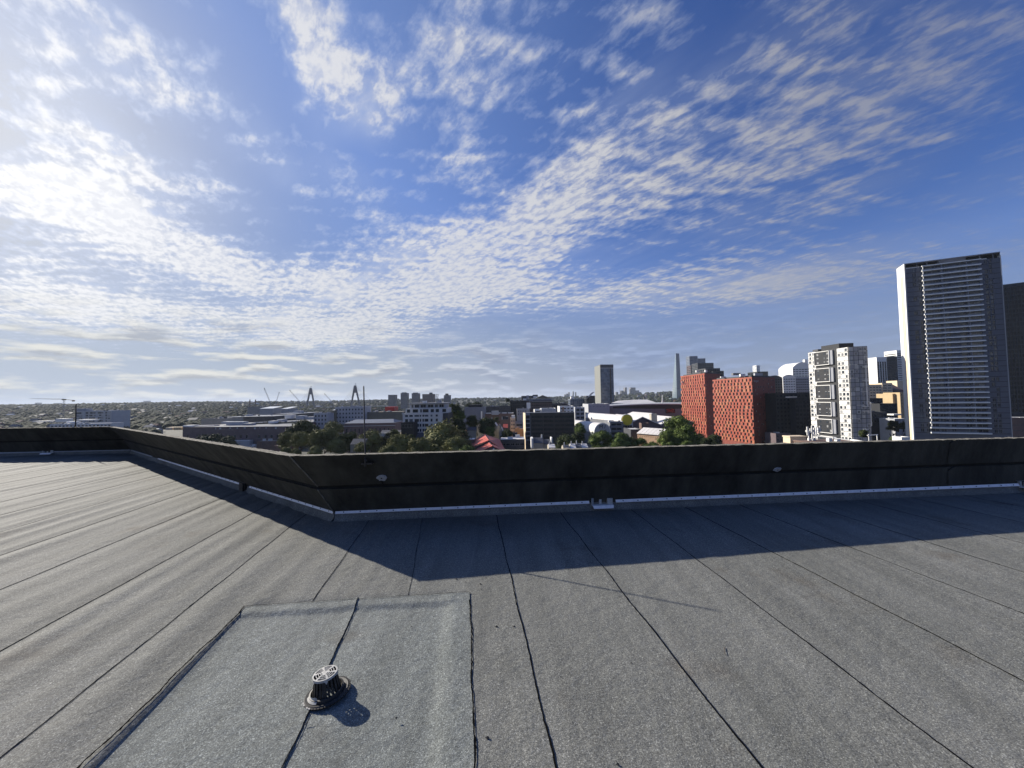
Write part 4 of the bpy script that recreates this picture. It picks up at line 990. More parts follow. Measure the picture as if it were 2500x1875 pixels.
def shellcap():
    Y=615; a=at(1431,975,Y); mb=MB(); n=10; vs=[]
    for i in range(n+1):
        t=i/n; u=1430+22*t; v=976-19*math.sin(min(1,t*1.15)*math.pi/2)**1.2; p=at(u,v,Y); q=at(u,v,Y+16); vs+=[p,q]
    mb.poly(vs,[(2*i,2*i+1,2*i+3,2*i+2) for i in range(n)]+[tuple(range(0,2*n+2,2))]); mb.build('curved_roof_shell',M['pale'],SH_)
shellcap()
# arena with a long curved roof
def arena():
    Y=520.; e=empty('arena',at(1560,1000,Y),'long low arena with a dark curved front and pale roof edge beyond the museum','arena')
    n=24; rf=MB(); vs=[]; fr=[]
    for i in range(n+1):
        t=i/n; u=1466+(1668-1466)*t; v=991.5-6.2*math.sin(min(1,t*1.0)*math.pi*.62); p=at(u,v,Y); q=at(u,v-3,Y+90); vs+=[p,q]; fr.append(p)
    rf.poly(vs,[(2*i,2*i+2,2*i+3,2*i+1) for i in range(n)])
    rf.poly(fr+[p-Vector((0,0,1.3)) for p in fr],[(i,n+1+i,n+2+i,i+1) for i in range(n)])
    rf.build('roof',M['pale'],e)
    mb=MB(); low=[at(1490+(1668-1490)*i/n,997+1.0*math.sin(i/n*2),Y+1) for i in range(n+1)]; up=[Vector((p.x,Y+1,fr[min(n,int(round(max(0,(i/n*(178)+24)/202*n))))].z-1.2)) for i,p in enumerate(low)]
    mb.poly(up+low,[(i,n+1+i,n+2+i,i+1) for i in range(n)]); mb.build('dark_fascia',M['black'],e)
    mb=MB(); lo=[Vector((p.x,Y+.5,GZ)) for p in low]; mb.poly([p-Vector((0,.5,0)) for p in low]+lo,[(i,n+1+i,n+2+i,i+1) for i in range(n)]); mb.build('grey_wall',M['bluegrey'],e)
    rbox(e,'end_block','midg',1482,1497,993,1015,Y-2,10)
    for k in range(7): 
        p=at(1472+k*2.4,992.5-k*.25,Y-1.5); q=at(1473+k*2.4,1000+(k%3)*2.0,Y-1.5); mb=MB(); mb.tube(p,q,.35,n=5); mb.build('strut',M['framed'],e)
    s=rbox(e,'sign_board','blkpaint',1625,1648,996,1008.5,Y-1,.5)
    # red zigzag emblem on the board
    mb=MB()
    for (u0,v0,u1,v1) in ((1626.5,1000,1636,998.5),(1629,1003,1641,1001.5),(1627,1006,1634,1005),(1638,998,1646,1000),(1640,1002,1643,1007.5),(1643,1000,1647,1007),(1634,1004,1640,1006)):
        p=at(u0,v0,Y-1.3);q=at(u1,v1,Y-1.3); mb.tube(p,q,.32,n=4)
    mb.build('red_emblem',M['redsign'],e)
arena()
simple('plain grey block at the left end of the arena',1436,1488,986,505,40,'pale','building',faces={0:W(n=6,fl=5,h=.5,wf=.3,rows=1,sep=False)},roof='pale')
def bigwhite():
    Y=760; e=empty('exhibition_hall',at(1560,985,Y),'large white low pitched roof of a hall behind the arena','hall')
    P=[at(1492,984,Y),at(1536,985.5,Y),at(1606,984,Y),at(1580,975.5,Y+60),at(1545,975.8,Y+60),at(1508,978.5,Y+60)]
    mb=MB(); mb.face([P[0],P[1],P[4],P[5]]); mb.face([P[1],P[2],P[3],P[4]]); mb.build('roof',M['roofwhite'],e)
    mb=MB(); mb.face([P[0],Vector((P[0].x,Y,GZ)),Vector((P[2].x,Y,GZ)),P[2],P[1]]); mb.build('wall',M['pale'],e)
bigwhite()
# ---- the museum group
def vault(label,A,B,r,mt,segs=9,z0=GZ,endmt='pale',drop=0.0):
    """half-barrel roof from ground point A (near end) to B (far end), spring line at A.z"""
    A=Vector(A);B=Vector(B); d=(B-A); d.z=0; d.normalize(); s=Vector((d.y,-d.x,0))
    e=empty('barrel_vault_hall',(A.x,A.y,z0),label,'museum hall'); L=(B-A).length; n=14
    for k in range(segs):
        a=A+d*L*k/segs; b=A+d*(L*(k+1)/segs-.18); vs=[]
        for c in (a,b):
            for i in range(n+1):
                t=math.pi*i/n; vs.append(c+s*math.cos(t)*r+Vector((0,0,math.sin(t)*r)))
        mb=MB(); mb.poly(vs,[(i,n+1+i,n+2+i,i+1) for i in range(n)]); mb.build('roof_sheet',M[mt],e,smooth=True)
    mb=MB(); vs=[A+s*math.cos(math.pi*i/n)*(r-.15)+Vector((0,0,math.sin(math.pi*i/n)*(r-.15))) for i in range(n+1)]; vs+=[A-s*(r-.15)+Vector((0,0,z0-A.z)),A+s*(r-.15)+Vector((0,0,z0-A.z))]
    mb.face(vs); mb.build('end_wall',M[endmt],e)
    mb=MB(); mb.obox(V2(A+s*r),V2(B+s*r),s,z0,A.z,-.1,0); mb.obox(V2(A-s*r),V2(B-s*r),-s,z0,A.z,-.1,0); mb.build('side_wall',M['midg'],e)
    mb=MB(); 
    for i in range(n):
        t0,t1=math.pi*i/n,math.pi*(i+1)/n
        q=[A+s*math.cos(t)*rr+Vector((0,0,math.sin(t)*rr))-d*o for t,rr,o in ((t0,r+.1,.3),(t1,r+.1,.3),(t1,r-.5,.3),(t0,r-.5,.3))]; mb.face(q)
        q2=[A+s*math.cos(t)*(r+.1)+Vector((0,0,math.sin(t)*(r+.1)))-d*o for t,o in ((t0,.3),(t1,.3),(t1,-.3),(t0,-.3))]; mb.face(q2)
    mb.build('arch_rim',M['white'],e)
    return e,d,s
# lower vault with the lettering on its end
a=at(1470.5,1055,262); b=at(1388,1038,318); b.z=a.z
e,d,s=vault('white barrel vaulted museum hall whose end wall carries large black letters',(a.x,a.y,a.z),(b.x,b.y,a.z),6.2,'roofwhite',8)
rz=math.atan2(s.y,s.x); rz=rz if abs(rz)<1.6 else rz+math.pi
q=Vector((a.x,a.y,0))-d*.45; s_=Vector((math.cos(rz),math.sin(rz),0))
text('M',(q.x-s_.x*1.0,q.y-s_.y*1.0,a.z+3.55),3.7,rz,'blkpaint',e,ext=.05); text('/',(q.x+s_.x*1.9,q.y+s_.y*1.9,a.z+3.55),3.7,rz,'blkpaint',e,ext=.12); text('A S',(q.x+s_.x*1.0,q.y+s_.y*1.0,a.z+.35),3.2,rz,'blkpaint',e,ext=.05)
# upper vault ending in the yellow disc tower
a=at(1531.5,1029,285); b=at(1440,1013,345); b.z=a.z
e,d,s=vault('longer white barrel vaulted museum hall that runs up to the yellow disc',(a.x,a.y,a.z),(b.x,b.y,a.z),4.6,'roofwhite',11)
t_=empty('disc_tower',(a.x,a.y,GZ),'tower like bay carrying a big round yellow disc at the end of the upper vault','museum tower')
c=at(1531.3,1025.5,282); R0=3.85; mb=MB(); n=40
mb.poly([(c.x+R0*math.cos(6.2832*k/n),c.y,c.z+R0*math.sin(6.2832*k/n)) for k in range(n)]+[(c.x+R0*math.cos(6.2832*k/n),c.y+.5,c.z+R0*math.sin(6.2832*k/n)) for k in range(n)],[tuple(range(n))]+[(k,(k+1)%n,n+(k+1)%n,n+k) for k in range(n)]); mb.build('yellow_disc',M['lemon'],t_)
mb=MB(); vs=[]; 
for k in range(17): t=math.pi*k/16; vs.append((c.x+4.3*math.cos(t),c.y+.6,c.z+4.3*math.sin(t)))
vs+=[(c.x-4.3,c.y+.6,GZ),(c.x+4.3,c.y+.6,GZ)]; mb.poly(vs+[(x,y+2.5,z) for x,y,z in vs],[tuple(range(19))]+[(k,(k+1)%19,19+(k+1)%19,19+k) for k in range(19)]); mb.build('bay_wall',M['pale'],t_)
mb=MB(); mb.box((c.x-3.6,c.y+.3,GZ),(c.x+3.6,c.y+.58,c.z-3.9)); mb.build('bay_glazing',M['glassd'],t_)
for k in range(5): mb=MB(); mb.box((c.x-3.6+k*1.75,c.y+.15,GZ),(c.x-3.45+k*1.75,c.y+.29,c.z-4.0)); mb.build('mullion',M['frame'],t_)
e=simple('grey block with white bands between the lettered vault and the disc tower',1489,1521,1029,278,18,'midg','museum_block',faces={0:W(n=1,fl=3.2,h=1.9,wf=.86,rows=4,glass='glassd',frame='framew',top=.6)},trim='white')
rbox(e,'roof_unit','white',1486,1491.5,1026,1031,277,2); rbox(e,'roof_unit','white',1442,1446,1019,1024,285,2)
# gabled museum halls
def hall(label,u0,um,u1,ve0,vr,ve1,Y,depth,roof='roofwhite',wall='brickp'):
    A=at(u0,ve0,Y);R=at(um,vr,Y);B=at(u1,ve1,Y); zz=min(A.z,B.z); D=Vector((.12*depth*-1,depth,0))
    e=empty('gabled_hall',(R.x,R.y+depth/2,GZ),label,'museum hall'); mb=MB(); G=lambda p:Vector((p.x,p.y,GZ))
    mb.face([G(A),G(B),B,R,A]); mb.face([G(B),G(B+D),B+D,B]); mb.face([G(A+D),G(A),A,A+D]); mb.build('wall',M[wall],e)
    n=max(3,int(depth/7)); up_=Vector((0,0,.15)); fo=Vector((0,-.8,0))
    for k in range(n):
        o0=D*(k/n)+(fo if k==0 else Vector((0,0,0))); o1=D*((k+1)/n)-Vector((0,.12,0))
        mb=MB(); mb.face([A+o0+up_,R+o0+up_,R+o1+up_,A+o1+up_]); mb.face([R+o0+up_,B+o0+up_,B+o1+up_,R+o1+up_])
        if k==0: mb.face([A+o0+up_,R+o0+up_,R+o0-up_*3,A+o0-up_*3]); mb.face([R+o0+up_,B+o0+up_,B+o0-up_*3,R+o0-up_*3])
        mb.build('roof_sheet',M[roof],e)
    return e
hall('pitched white roof hall behind, with its ridge rising past the round tower roof',1560,1592,1640,1022,1009,1025,345,40)
hall('dark gabled museum hall with white eaves directly right of the yellow disc',1536,1568,1614,1033,1017.5,1037,288,50)
hall('white roofed museum hall in the dip left of the big tree',1612,1652,1690,1036,1018.5,1030,292,46)
e=simple('square brick chimney block on the roofs of the museum halls',1590,1604,1010.5,300,4,'stone','chimney_block',cat='chimney',roof='midg')
e=simple('brick lift block between the disc and the brick hall',1566,1585,1033,268,5,'brick','brick_block',roof='brick'); 
# lit brick hall with arched windows
def brickhall():
    Y0=232.; A=at(1556,1057,240);B=at(1614,1066,226); e=empty('brick_hall',((A.x+B.x)/2,A.y+8,GZ),'sunlit tan brick hall with a white roof and arched windows in front of the museum','museum hall')
    zE=A.z; A2,B2=Vector((A.x,A.y)),Vector((B.x,B.y)); d=(B2-A2).normalized(); n=Vector((d.y,-d.x)); L=(B2-A2).length
    mb=MB(); cols=grid(L,11,.45,.3); facade(mb,e,A2,B2,GZ,zE,cols,[(zE-4.2,zE-1.9)],'glassd','framed',.35,0,True)
    mb.prism([tuple(A2-n*.02),tuple(B2-n*.02),tuple(B2-n*12),tuple(A2-n*12)],GZ,zE-.01); mb.f=[f for f in mb.f]; mb.build('brick_wall',M['brickt'],e)
    mb=MB()
    for a_,b_ in cols:
        m_=A2+d*((a_+b_)/2)+n*.03; r=(b_-a_)/2; vs=[(m_.x+d.x*r*math.cos(math.pi*k/6),m_.y+d.y*r*math.cos(math.pi*k/6),zE-1.9+r*math.sin(math.pi*k/6)) for k in range(7)]; mb.face(vs)
    mb.build('arch_head',M['glassd'],e)
    mb=MB(); mb.obox(A2,B2,n,zE-.9,zE-.1,.02,.1); mb.build('dark_frieze',M['brick'],e)
    for k in range(6):
        a_=A2+d*L*k/6; b_=A2+d*(L*(k+1)/6-.15); z2=zE+3.1; p=[a_+n*.7,b_+n*.7,b_-n*6,a_-n*6]; q=[a_-n*12.5,b_-n*12.5]; mb=MB()
        mb.face([(p[0].x,p[0].y,zE),(p[1].x,p[1].y,zE),(p[2].x,p[2].y,z2),(p[3].x,p[3].y,z2)]); mb.face([(p[3].x,p[3].y,z2),(p[2].x,p[2].y,z2),(q[1].x,q[1].y,zE),(q[0].x,q[0].y,zE)])
        mb.face([(p[0].x,p[0].y,zE-.3),(p[1].x,p[1].y,zE-.3),(p[1].x,p[1].y,zE),(p[0].x,p[0].y,zE)]); mb.build('roof_sheet',M['roofwhite'],e)
brickhall()
simple('low grey roofed wing left of the sunlit brick hall',1540,1568,1048,246,16,'dark','wing',roof='roofwhite')
# ---- right side, around and behind the glass apartment tower
def arched(label,u0,u1,vt,vs_,Y,depth,wall,faces=None,rise=None,name='building',uside=None):
    f=front(u0,u1,vs_,Y,depth); z1=zt((u0+u1)/2,vs_,Y); zc=zt((u0+u1)/2,vt,Y)
    e=building(name,label,f,z1,wall,faces=faces,parapet=0,roof=wall,sep=False)
    A,B,C_,D=[Vector((p[0],p[1],z1)) for p in f]; n=10; vs=[]
    for i in range(n+1):
        t=i/n; h=(zc-z1)*(1-(2*t-1)**2); vs+=[A.lerp(B,t)+Vector((0,0,h)),D.lerp(C_,t)+Vector((0,0,h))]
    mb=MB(); mb.poly(vs,[(2*i,2*i+2,2*i+3,2*i+1) for i in range(n)]+[tuple(range(0,2*n+2,2)),tuple(range(2*n+1,0,-2))]); mb.build('arched_roof',M[wall],e); return e
arched('dark arch topped office block just right of the red tower',1874,1910,916.5,922,520,30,'dark',faces={0:W(n=6,fl=3.5,h=2,wf=.7,rows=12,glass='glassd',style=0,sep=False)})
wf_=W(n=5,fl=3.7,h=1.3,wf=.70,rows=8,glass='glass',style=0,sep=False,top=1.6)
arched('white hotel block with arched top and horizontal windows, the lower one in front',1911,1942,914.5,920,560,34,'white',faces={0:wf_,1:dict(wf_,n=6)})
e=simple('shaded grey wing right of the lower white arched hotel block',1942.5,1974,921,566,30,'grey','building',faces={0:W(n=6,fl=3.7,h=1.0,wf=.85,rows=8,glass='glassd',style=0,sep=False,top=1.6)})
arched('taller white stepped hotel block behind, next to the glass apartment tower',1935,1985,884,897,640,34,'white',faces={0:W(n=7,fl=3.7,h=1.5,wf=.85,rows=14,glass='glass',style=0,sep=False,top=1.5)})
rbox(e,'stair_head','white',1965,1972,877.5,890,700,5)
clad('dark slim tower between the glass apartment tower and the striped black and white tower',2119,2139,885.5,640,24,'dark','glassd',5,14,fl=3.5)
e=simple('tower with thick white vertical ribs and a solid white top',2140,2164,872,600,30,'white','tower',faces={0:W(n=4,fl=3.5,h=3.4,wf=.72,rows=13,glass='glassd',frame='framed',style=0,sep=False,top=7)},parapet=0)
clad('dark shaded flank of the ribbed white tower, standing right behind it',2164.5,2190,870.5,606,30,'dark','glassd',7,16,fl=3.5)
e=simple('striped white tower with stacked horizontal bands, half hidden by the tall balcony tower',2189,2215,855,700,24,'white','tower',faces={0:W(n=1,fl=3.3,h=1.6,wf=.96,rows=24,glass='glassd',frame='framed',style=0,top=5),3:W(n=1,fl=3.3,h=1.6,wf=.92,rows=24,glass='glassd',style=0,top=5)})
e=simple('small cream penthouse block at the foot of the striped white tower',2190,2210,929,480,14,'cream','building')
cf=W(n=4,fl=3.1,h=1.0,wf=.75,rows=9,glass='glass',style=0,top=1.6)
simple('sunlit cream apartment block, left half, behind the glass apartment tower',2122,2153,939,440,24,'cream','apartment_block',faces={0:cf,3:dict(cf,n=5)})
simple('taller sunlit cream apartment block with banded balconies on its right half',2153.5,2178,935,445,24,'cream','apartment_block',faces={0:W(n=2,fl=2.7,h=1.2,wf=.8,rows=12,glass='glass',style=0,top=1.8)})
gable('brown pyramid-roofed building right of the cream apartment blocks',2178,2206,938,952,450,26,'brickp','brick','x')
simple('plain tan block below the brown roof, left one of two',2179,2195,961,400,18,'tan','building',faces={0:W(n=3,fl=4,h=.8,wf=.2,rows=2,style=0)})
simple('plain tan block below the brown roof, right one touching the tall tower',2197,2212,958,395,18,'tan','building',faces={0:W(n=2,fl=3,h=1.6,wf=.3,rows=5,style=0)})
simple('dark shaded block in front of the cream apartments',2123,2155,972,380,26,'black','building',faces={0:W(n=5,fl=3,h=1,wf=.4,rows=4,glass='glassd',sep=False)},roof='dark')
simple('dark flat roofed block right of the shaded one, under the tan blocks',2148,2190,985,360,26,'black','building',faces={0:W(n=6,fl=3.2,h=1.2,wf=.5,rows=4,glass='glassd',sep=False)},roof='dark')
simple('low dark grey block with faint columns right of the glass apartment tower',2124,2165,1006,300,20,'dark','building',faces={0:W(n=5,fl=4,h=2.6,wf=.5,rows=2,glass='glassd',frame='frame')},roof='midg')
e=simple('small white building with a peaked wall beside the foot of the tall tower',2184,2212,1022,285,12,'pale','building',faces={0:W(n=2,fl=5,h=3.5,wf=.35,rows=2,glass='glassd')},roof='white')
rbox(e,'white_canopy','white',2182,2202,1010.5,1014,284,5)
simple('large nearly black shaded building left of the glass apartment tower',1893,1982,959,330,40,'black','building',faces={0:W(n=10,fl=3.4,h=1.8,wf=.6,rows=11,glass='glassd',frame='framed',style=0)},roof='black')
e=simple('dark block with pale horizontal lines at the left foot of the glass apartment tower',1940,1978,975,322,6,'black','building',faces={0:W(n=4,fl=3.4,h=2.2,wf=.7,rows=7,glass='glassd',frame='framed',style=1)},roof='dark')
rbox(e,'roof_awning','roofwhite',1926,1946,968,970.5,321,4)
simple('narrow brown-grey building with faint panels right of the red tower foot',1894,1930,1058,322,14,'brickp','building',faces={0:W(n=4,fl=3,h=1.6,wf=.5,rows=2,glass='glassd')},roof='midg')
# near neighbouring roofs just beyond the parapet
def near_box(name,label,cat,mt,u0,u1,v0,v1,Y,depth,z0=GZ,cop='white'):
    a=at(u0,v0,Y); b=at(u1,v0,Y); e=empty(name,((a.x+b.x)/2,Y,z0),label,cat); mb=MB(); z=zt((u0+u1)/2,v0,Y); mb.box((a.x,Y,z0),(b.x,Y+depth,z-.3)); mb.build('wall',M[mt],e)
    mb=MB(); mb.box((a.x-.15,Y-.15,z-.29),(b.x+.15,Y+depth+.1,z)); mb.build('coping',M[cop],e); return e
near_box('lift_overrun','sunlit cream rooftop box just over the parapet right of the red tower','rooftop box','cream',1929,1968,1065,1095,95,2.5,-22,cop='cream')
e=near_box('rooftop','pinkish grey roof of a near building under the antenna cluster','roof','brick',1985,2100,1080,1095,88,6,-22,cop='brick')
def antenna():
    Y=92.; e=empty('antenna_cluster',at(1990,1085,Y),'cluster of white panel antennas on poles, in front of the glass apartment tower','antenna')
    r=random.Random(4)
    for (u,v0,v1) in ((1971.5,1042,1068),(1975,1050,1080),(1979,1046,1062),(1983,1040,1078),(1989,1044,1068),(1993,1041,1066),(1998,1044,1062),(2002,1040,1060),(1969,1050,1060)):
        rbox(e,'panel_antenna','white',u-1.0,u+1.2,v0,v1-5,Y+r.uniform(-.5,.5),.18)
    for u in (1973,1984,1991,2000): 
        mb=MB(); mb.tube(at(u,1042,Y+.4),at(u,1092,Y+.4),.05,n=6); mb.build('pole',M['steel'],e)
    for v in (1052,1064): mb=MB(); mb.tube(at(1970,v,Y+.4),at(2003,v-1,Y+.4),.04,n=6); mb.build('cross_bar',M['steel'],e)
    rbox(e,'equipment_box','white',1975,1981,1070,1078,Y,.5); rbox(e,'equipment_box','pale',1986,1992,1069,1077,Y,.5)
antenna()
def frame_thing():
    Y=70.; e=empty('roof_frame',at(2130,1080,Y),'white tubular goalpost shaped frame just over the front parapet','roof frame')
    for (a,b) in (((2121,1060),(2122,1082)),((2141,1061),(2142.5,1080)),((2117.5,1063),(2143,1061.5))):
        mb=MB(); mb.tube(at(*a,Y),at(*b,Y),.085,n=8); mb.build('tube',M['white'],e)
    for u in (2121,2141): rbox(e,'foot_plate','white',u-1.5,u+2,1079,1082,Y,.3)
frame_thing()
def beam():
    Y=60.; e=empty('guard_pipe',at(2080,1078,Y),'long white sloping pipe on the near roof below the glass apartment tower','pipe')
    mb=MB(); mb.tube(at(1996,1065,84),at(2078,1074,66),.06,n=8); mb.build('thin_pipe',M['pale'],e); mb=MB(); mb.tube(at(2078,1074,66),at(2125,1081,60),.15,n=8); mb.build('thick_pipe',M['white'],e)
    for u,v in ((2028,1069.5),(2048,1072)): rbox(e,'vent_cap','white',u-4,u+4,v,v+9,75,.7)
beam()
simple('thin white sill of a near roof left of the foot of the tall tower',2201,2222,1067,120,3,'white','rooftop',cat='roof',z0=-16)
# ================================================================ centre
# dark office block with its lit end wall
def office():
    Y=285.; a=at(1283,1040,Y); b=at(1403,1040,Y-4); z1=zt(1340,1007.6,Y); dp=20
    L=at(1277.5,1040,Y+13)
    f=[(a.x,a.y),(b.x,b.y),(b.x-2,b.y+dp),(L.x,L.y+dp-13)]
    f=[(a.x,a.y),(b.x,b.y),(L.x+(b.x-a.x),L.y+(b.y-a.y)),(L.x,L.y)]
    Lf=math.hypot(b.x-a.x,b.y-a.y); e=empty('office_block',(a.x+10,a.y+6,GZ),'broad dark office block with rows of narrow windows in the centre of the view','office block')
    fl=3.07; cols=[(.4,1.1),(1.35,2.05),(2.3,3.0)]; x=4.9
    while x<Lf-.8:
        if not (12.0<x<13.2 or 20.0<x<21.6): cols.append((x,x+.52))
        x+=.88
    z=z1-2.1; rows=[(z-fl*i-1.7,z-fl*i) for i in range(6)]
    mb=MB(); facade(mb,e,f[0],f[1],GZ,z1,cols,rows,'glassd','framed',.3,0,True)
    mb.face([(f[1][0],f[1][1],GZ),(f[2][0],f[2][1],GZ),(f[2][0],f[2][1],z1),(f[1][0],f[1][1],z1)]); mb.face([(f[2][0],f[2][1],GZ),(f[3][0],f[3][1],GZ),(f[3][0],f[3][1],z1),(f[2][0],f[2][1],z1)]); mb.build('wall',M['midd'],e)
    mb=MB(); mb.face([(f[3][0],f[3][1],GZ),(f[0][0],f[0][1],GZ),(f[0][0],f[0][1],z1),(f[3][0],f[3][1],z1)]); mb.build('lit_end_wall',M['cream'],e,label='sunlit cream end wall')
    mb=MB(); A2=Vector(f[0]);B2=Vector(f[1]); d=(B2-A2).normalized(); n=Vector((d.y,-d.x))
    mb=MB()
    for r0,r1 in rows: mb.obox(A2+d*.2,A2+d*3.3,n,r0-1.0,r0-.35,.01,.12)
    mb.obox(A2+d*.0,A2+d*3.4,n,z1-1.6,z1,.01,.12); mb.obox(A2,A2+d*.3,n,GZ,z1-1.61,.01,.14); mb.obox(A2+d*3.3,A2+d*3.6,n,GZ,z1-1.61,.01,.14); mb.build('pale_bay_frame',M['grey'],e)
    mb=MB(); mb.prism([tuple(p) for p in f],z1,z1+.12); mb.build('roof',M['midg'],e)
    mb=MB(); mb.obox(A2,B2,n,z1+.12,z1+.4,-.3,.1); mb.build('roof_edge',M['pale'],e)
    return e
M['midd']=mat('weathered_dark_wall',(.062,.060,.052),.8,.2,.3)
office()
e=simple('orange brick side wall of the low building beside the lit end of the office block',1256.5,1279,1046,300,14,'orange','building',yaw=-20)
e=simple('pale stepped building with sunlit left face left of the orange wall',1246,1258,1021,315,16,'cream','building',faces={0:W(n=2,fl=3,h=1.2,wf=.6,rows=4)})
rbox(e,'stair_head','white',1249,1257,1014,1024,318,5)
simple('grey flat roofed block between the cream building and the office block',1258.5,1277,1030,312,14,'grey','building',faces={0:W(n=1,fl=3.5,h=1.6,wf=.9,rows=1,glass='glassd')},roof='midg')
rbox(None,'solar_array','solar',1251,1263,1056,1069,262,1.5,label='tilted dark solar panels on the low roof beside the orange wall',cat='solar panels')
# white rooftop volumes behind the office block
simple('white flat roofed block with one dark window, behind the left half of the office block',1322,1358,997,330,16,'pale','building',faces={0:None,3:W(n=1,fl=3,h=1.6,wf=.7,rows=1,glass='glassd')},roof='white',trim='white')
simple('small sunlit white block left of the pale flat roofed one, behind the office block',1305,1321,999.5,333,14,'white','building',faces={0:W(n=1,fl=3,h=1.0,wf=.75,rows=1,glass='glassd',top=.4)},roof='white')
e=simple('sunlit white terrace block with brown pier behind the right half of the office block',1366,1401,991.5,350,16,'white','building',faces={0:W(n=4,fl=2.8,h=1.2,wf=.6,rows=2,glass='glassd')},roof='white')
rbox(e,'brown_pier','brickt',1373,1377,993.5,1008,349.0,1)
simple('grey apartment block with framed loggias right of the office block',1405,1427,994,360,18,'pale','apartment_block',faces={0:W(n=2,fl=3.6,h=2.4,wf=.8,rows=4,glass='glassd',frame='framew')},roof='pale')
# stepped maroon building on the skyline
def stepped():
    e=simple('wide maroon and grey stepped building with an oval badge on the skyline',1284,1348,977,470,30,'brickp','building',faces={0:W(n=14,fl=3.4,h=1.4,wf=.7,rows=5,glass='glassd',sep=False,top=1)},roof='midg')
    for (u0,u1,v0,v1,mt,dy) in ((1273,1285,966.5,977,'dark',-2),(1285,1291,965,973,'pale',0),(1291,1302,966,972,'dark',2),(1301,1313,963.6,968.5,'dark',4),(1277,1285,973,979,'white',-4),(1302,1310,967,972,'white',1),(1285,1347,974,978,'bluegrey',-3),(1300,1349,979.5,981,'frame',-4)):
        rbox(e,'roof_volume',mt,u0,u1,v0,v1,470+dy,9)
    Y=474; A,B,T=at(1308,973,Y),at(1346,973,Y),at(1325,964.5,Y); mb=MB(); D=Vector((0,12,0)); mb.poly([A,B,T,A+D,B+D,T+D],[(0,1,2),(0,2,5,3),(1,4,5,2)]); mb.build('hipped_roof',M['olive'],e)
    p=at(1296,979,465); mb=MB(); n=20; mb.poly([(p.x+2.3*math.cos(6.283*k/n)*r,464.8,p.z+1.4*math.sin(6.283*k/n)*r) for r in (1,.8) for k in range(n)],[(k,(k+1)%n,n+(k+1)%n,n+k) for k in range(n)]); mb.build('oval_badge',M['pale'],e)
    text('CES',(p.x,464.7,p.z),1.5,0,'pale',e)
stepped()
e=simple('dark blocky building with a sunlit right flank on the skyline left of the stepped one',1245,1285,978,440,24,'black','building',faces={0:W(n=8,fl=3.6,h=1.4,wf=.8,rows=4,glass='glassd',sep=False)},roof='dark')
rbox(e,'sunlit_flank','white',1286,1295,983,997,436,6)
simple('pale low block under the dark blocky building',1262,1293,998.5,400,20,'grey','building',faces={0:W(n=5,fl=3,h=1.4,wf=.4,rows=2)},roof='pale')
simple('long dark low building with a row of tall windows and a white terrace line',1185,1246,992.5,420,24,'dark','building',faces={0:W(n=16,fl=3.6,h=2.4,wf=.5,rows=2,glass='glassd',frame='frame')},roof='dark')
e=simple('old brown brick hall with a white coping and a big pale arched window',1176,1253,1009.5,360,24,'brick','building',faces={0:W(cols=[(.30,.34),(.47,.50),(.63,.84)],rel=True,fl=6,h=3.2,rows=1,glass='glassc',top=1.2)},trim='white',roof='midg',parapet=.9)
rbox(e,'central_bay','pale',1200,1217,1003,1013,358,3)
e=simple('blue-grey windowless box building right of the tall dark trees',1134,1182,994,350,26,'bluegrey','building',roof='dark')
rbox(e,'rooftop_shed','black',1144,1176,988,994.5,360,14)
mb=None
rbox(e,'white_wall_end','white',1174,1177,1004,1022,348,1.9)
clad('low glassy terrace building with curved white eaves on the skyline right of the stepped building',1347,1386,985,520,24,'dark','glassd',8,3,fl=3.6)
e=clad('grey hazy block with a white crown on the skyline left of the small curved building',1392,1432,974,640,24,'bluegrey','glassb',8,5,fl=3.6)
rbox(e,'white_crown_block','white',1394,1402,968,974.5,650,8)
# red double roof
def redroofs():
    e=empty('red_roof_building',at(1190,1090,200),'brick building with two bright red metal gable roofs one behind the other','building')
    def g(R1,R2,A1,A2,B1,B2,Yr1,Yr2):
        # ridge near, ridge far, left eave near/far, right eave near/far (col,row) at given distances
        a,b=at(*R1,Yr1),at(*R2,Yr2); c,d=at(*A1,Yr1-1),at(*A2,Yr2-1); f,h=at(*B1,Yr1+2),at(*B2,Yr2+2)
        n=4
        for k in range(n):
            t0,t1=k/n,(k+1)/n-.012
            mb=MB(); mb.face([a.lerp(b,t0),a.lerp(b,t1),c.lerp(d,t1),c.lerp(d,t0)]); mb.build('roof_sheet',M['redroof'],e)
        mb=MB(); mb.face([a,f,h,b]); mb.build('shaded_roof_slope',M['redroof'],e)
        up_=Vector((0,0,.15)); mb=MB(); mb.tube(a+up_*.3,b+up_*.3,.16,n=6); mb.tube(a,f,.14,n=6); mb.tube(a,c,.14,n=6); mb.build('ridge_capping',M['redroof'],e)
        mb=MB(); fo=Vector((0,.4,0)); mb.face([a-Vector((0,0,.4))+fo,c-Vector((0,0,.4))+fo,Vector((c.x,c.y+.4,GZ)),Vector((f.x,f.y+.4,GZ)),f-Vector((0,0,.4))+fo]); mb.face([c,d,Vector((d.x,d.y,GZ)),Vector((c.x,c.y,GZ))]) ; mb.build('brick_gable',M['brickp'],e)
        p=a+Vector((.6,-.6,-1.4)); mb=MB(); mb.box((p.x-.35,p.y,p.z-.5),(p.x+.35,p.y+1.2,p.z+.3)); mb.build('white_vent',M['white'],e)
    g((1193,1075),(1182,1059.5),(1152,1092),(1151,1078),(1236,1103),(1219,1072),200,222)
    g((1202,1089),(1190,1078),(1158,1108),(1150,1099),(1248,1112),(1234,1096),185,205)
redroofs()
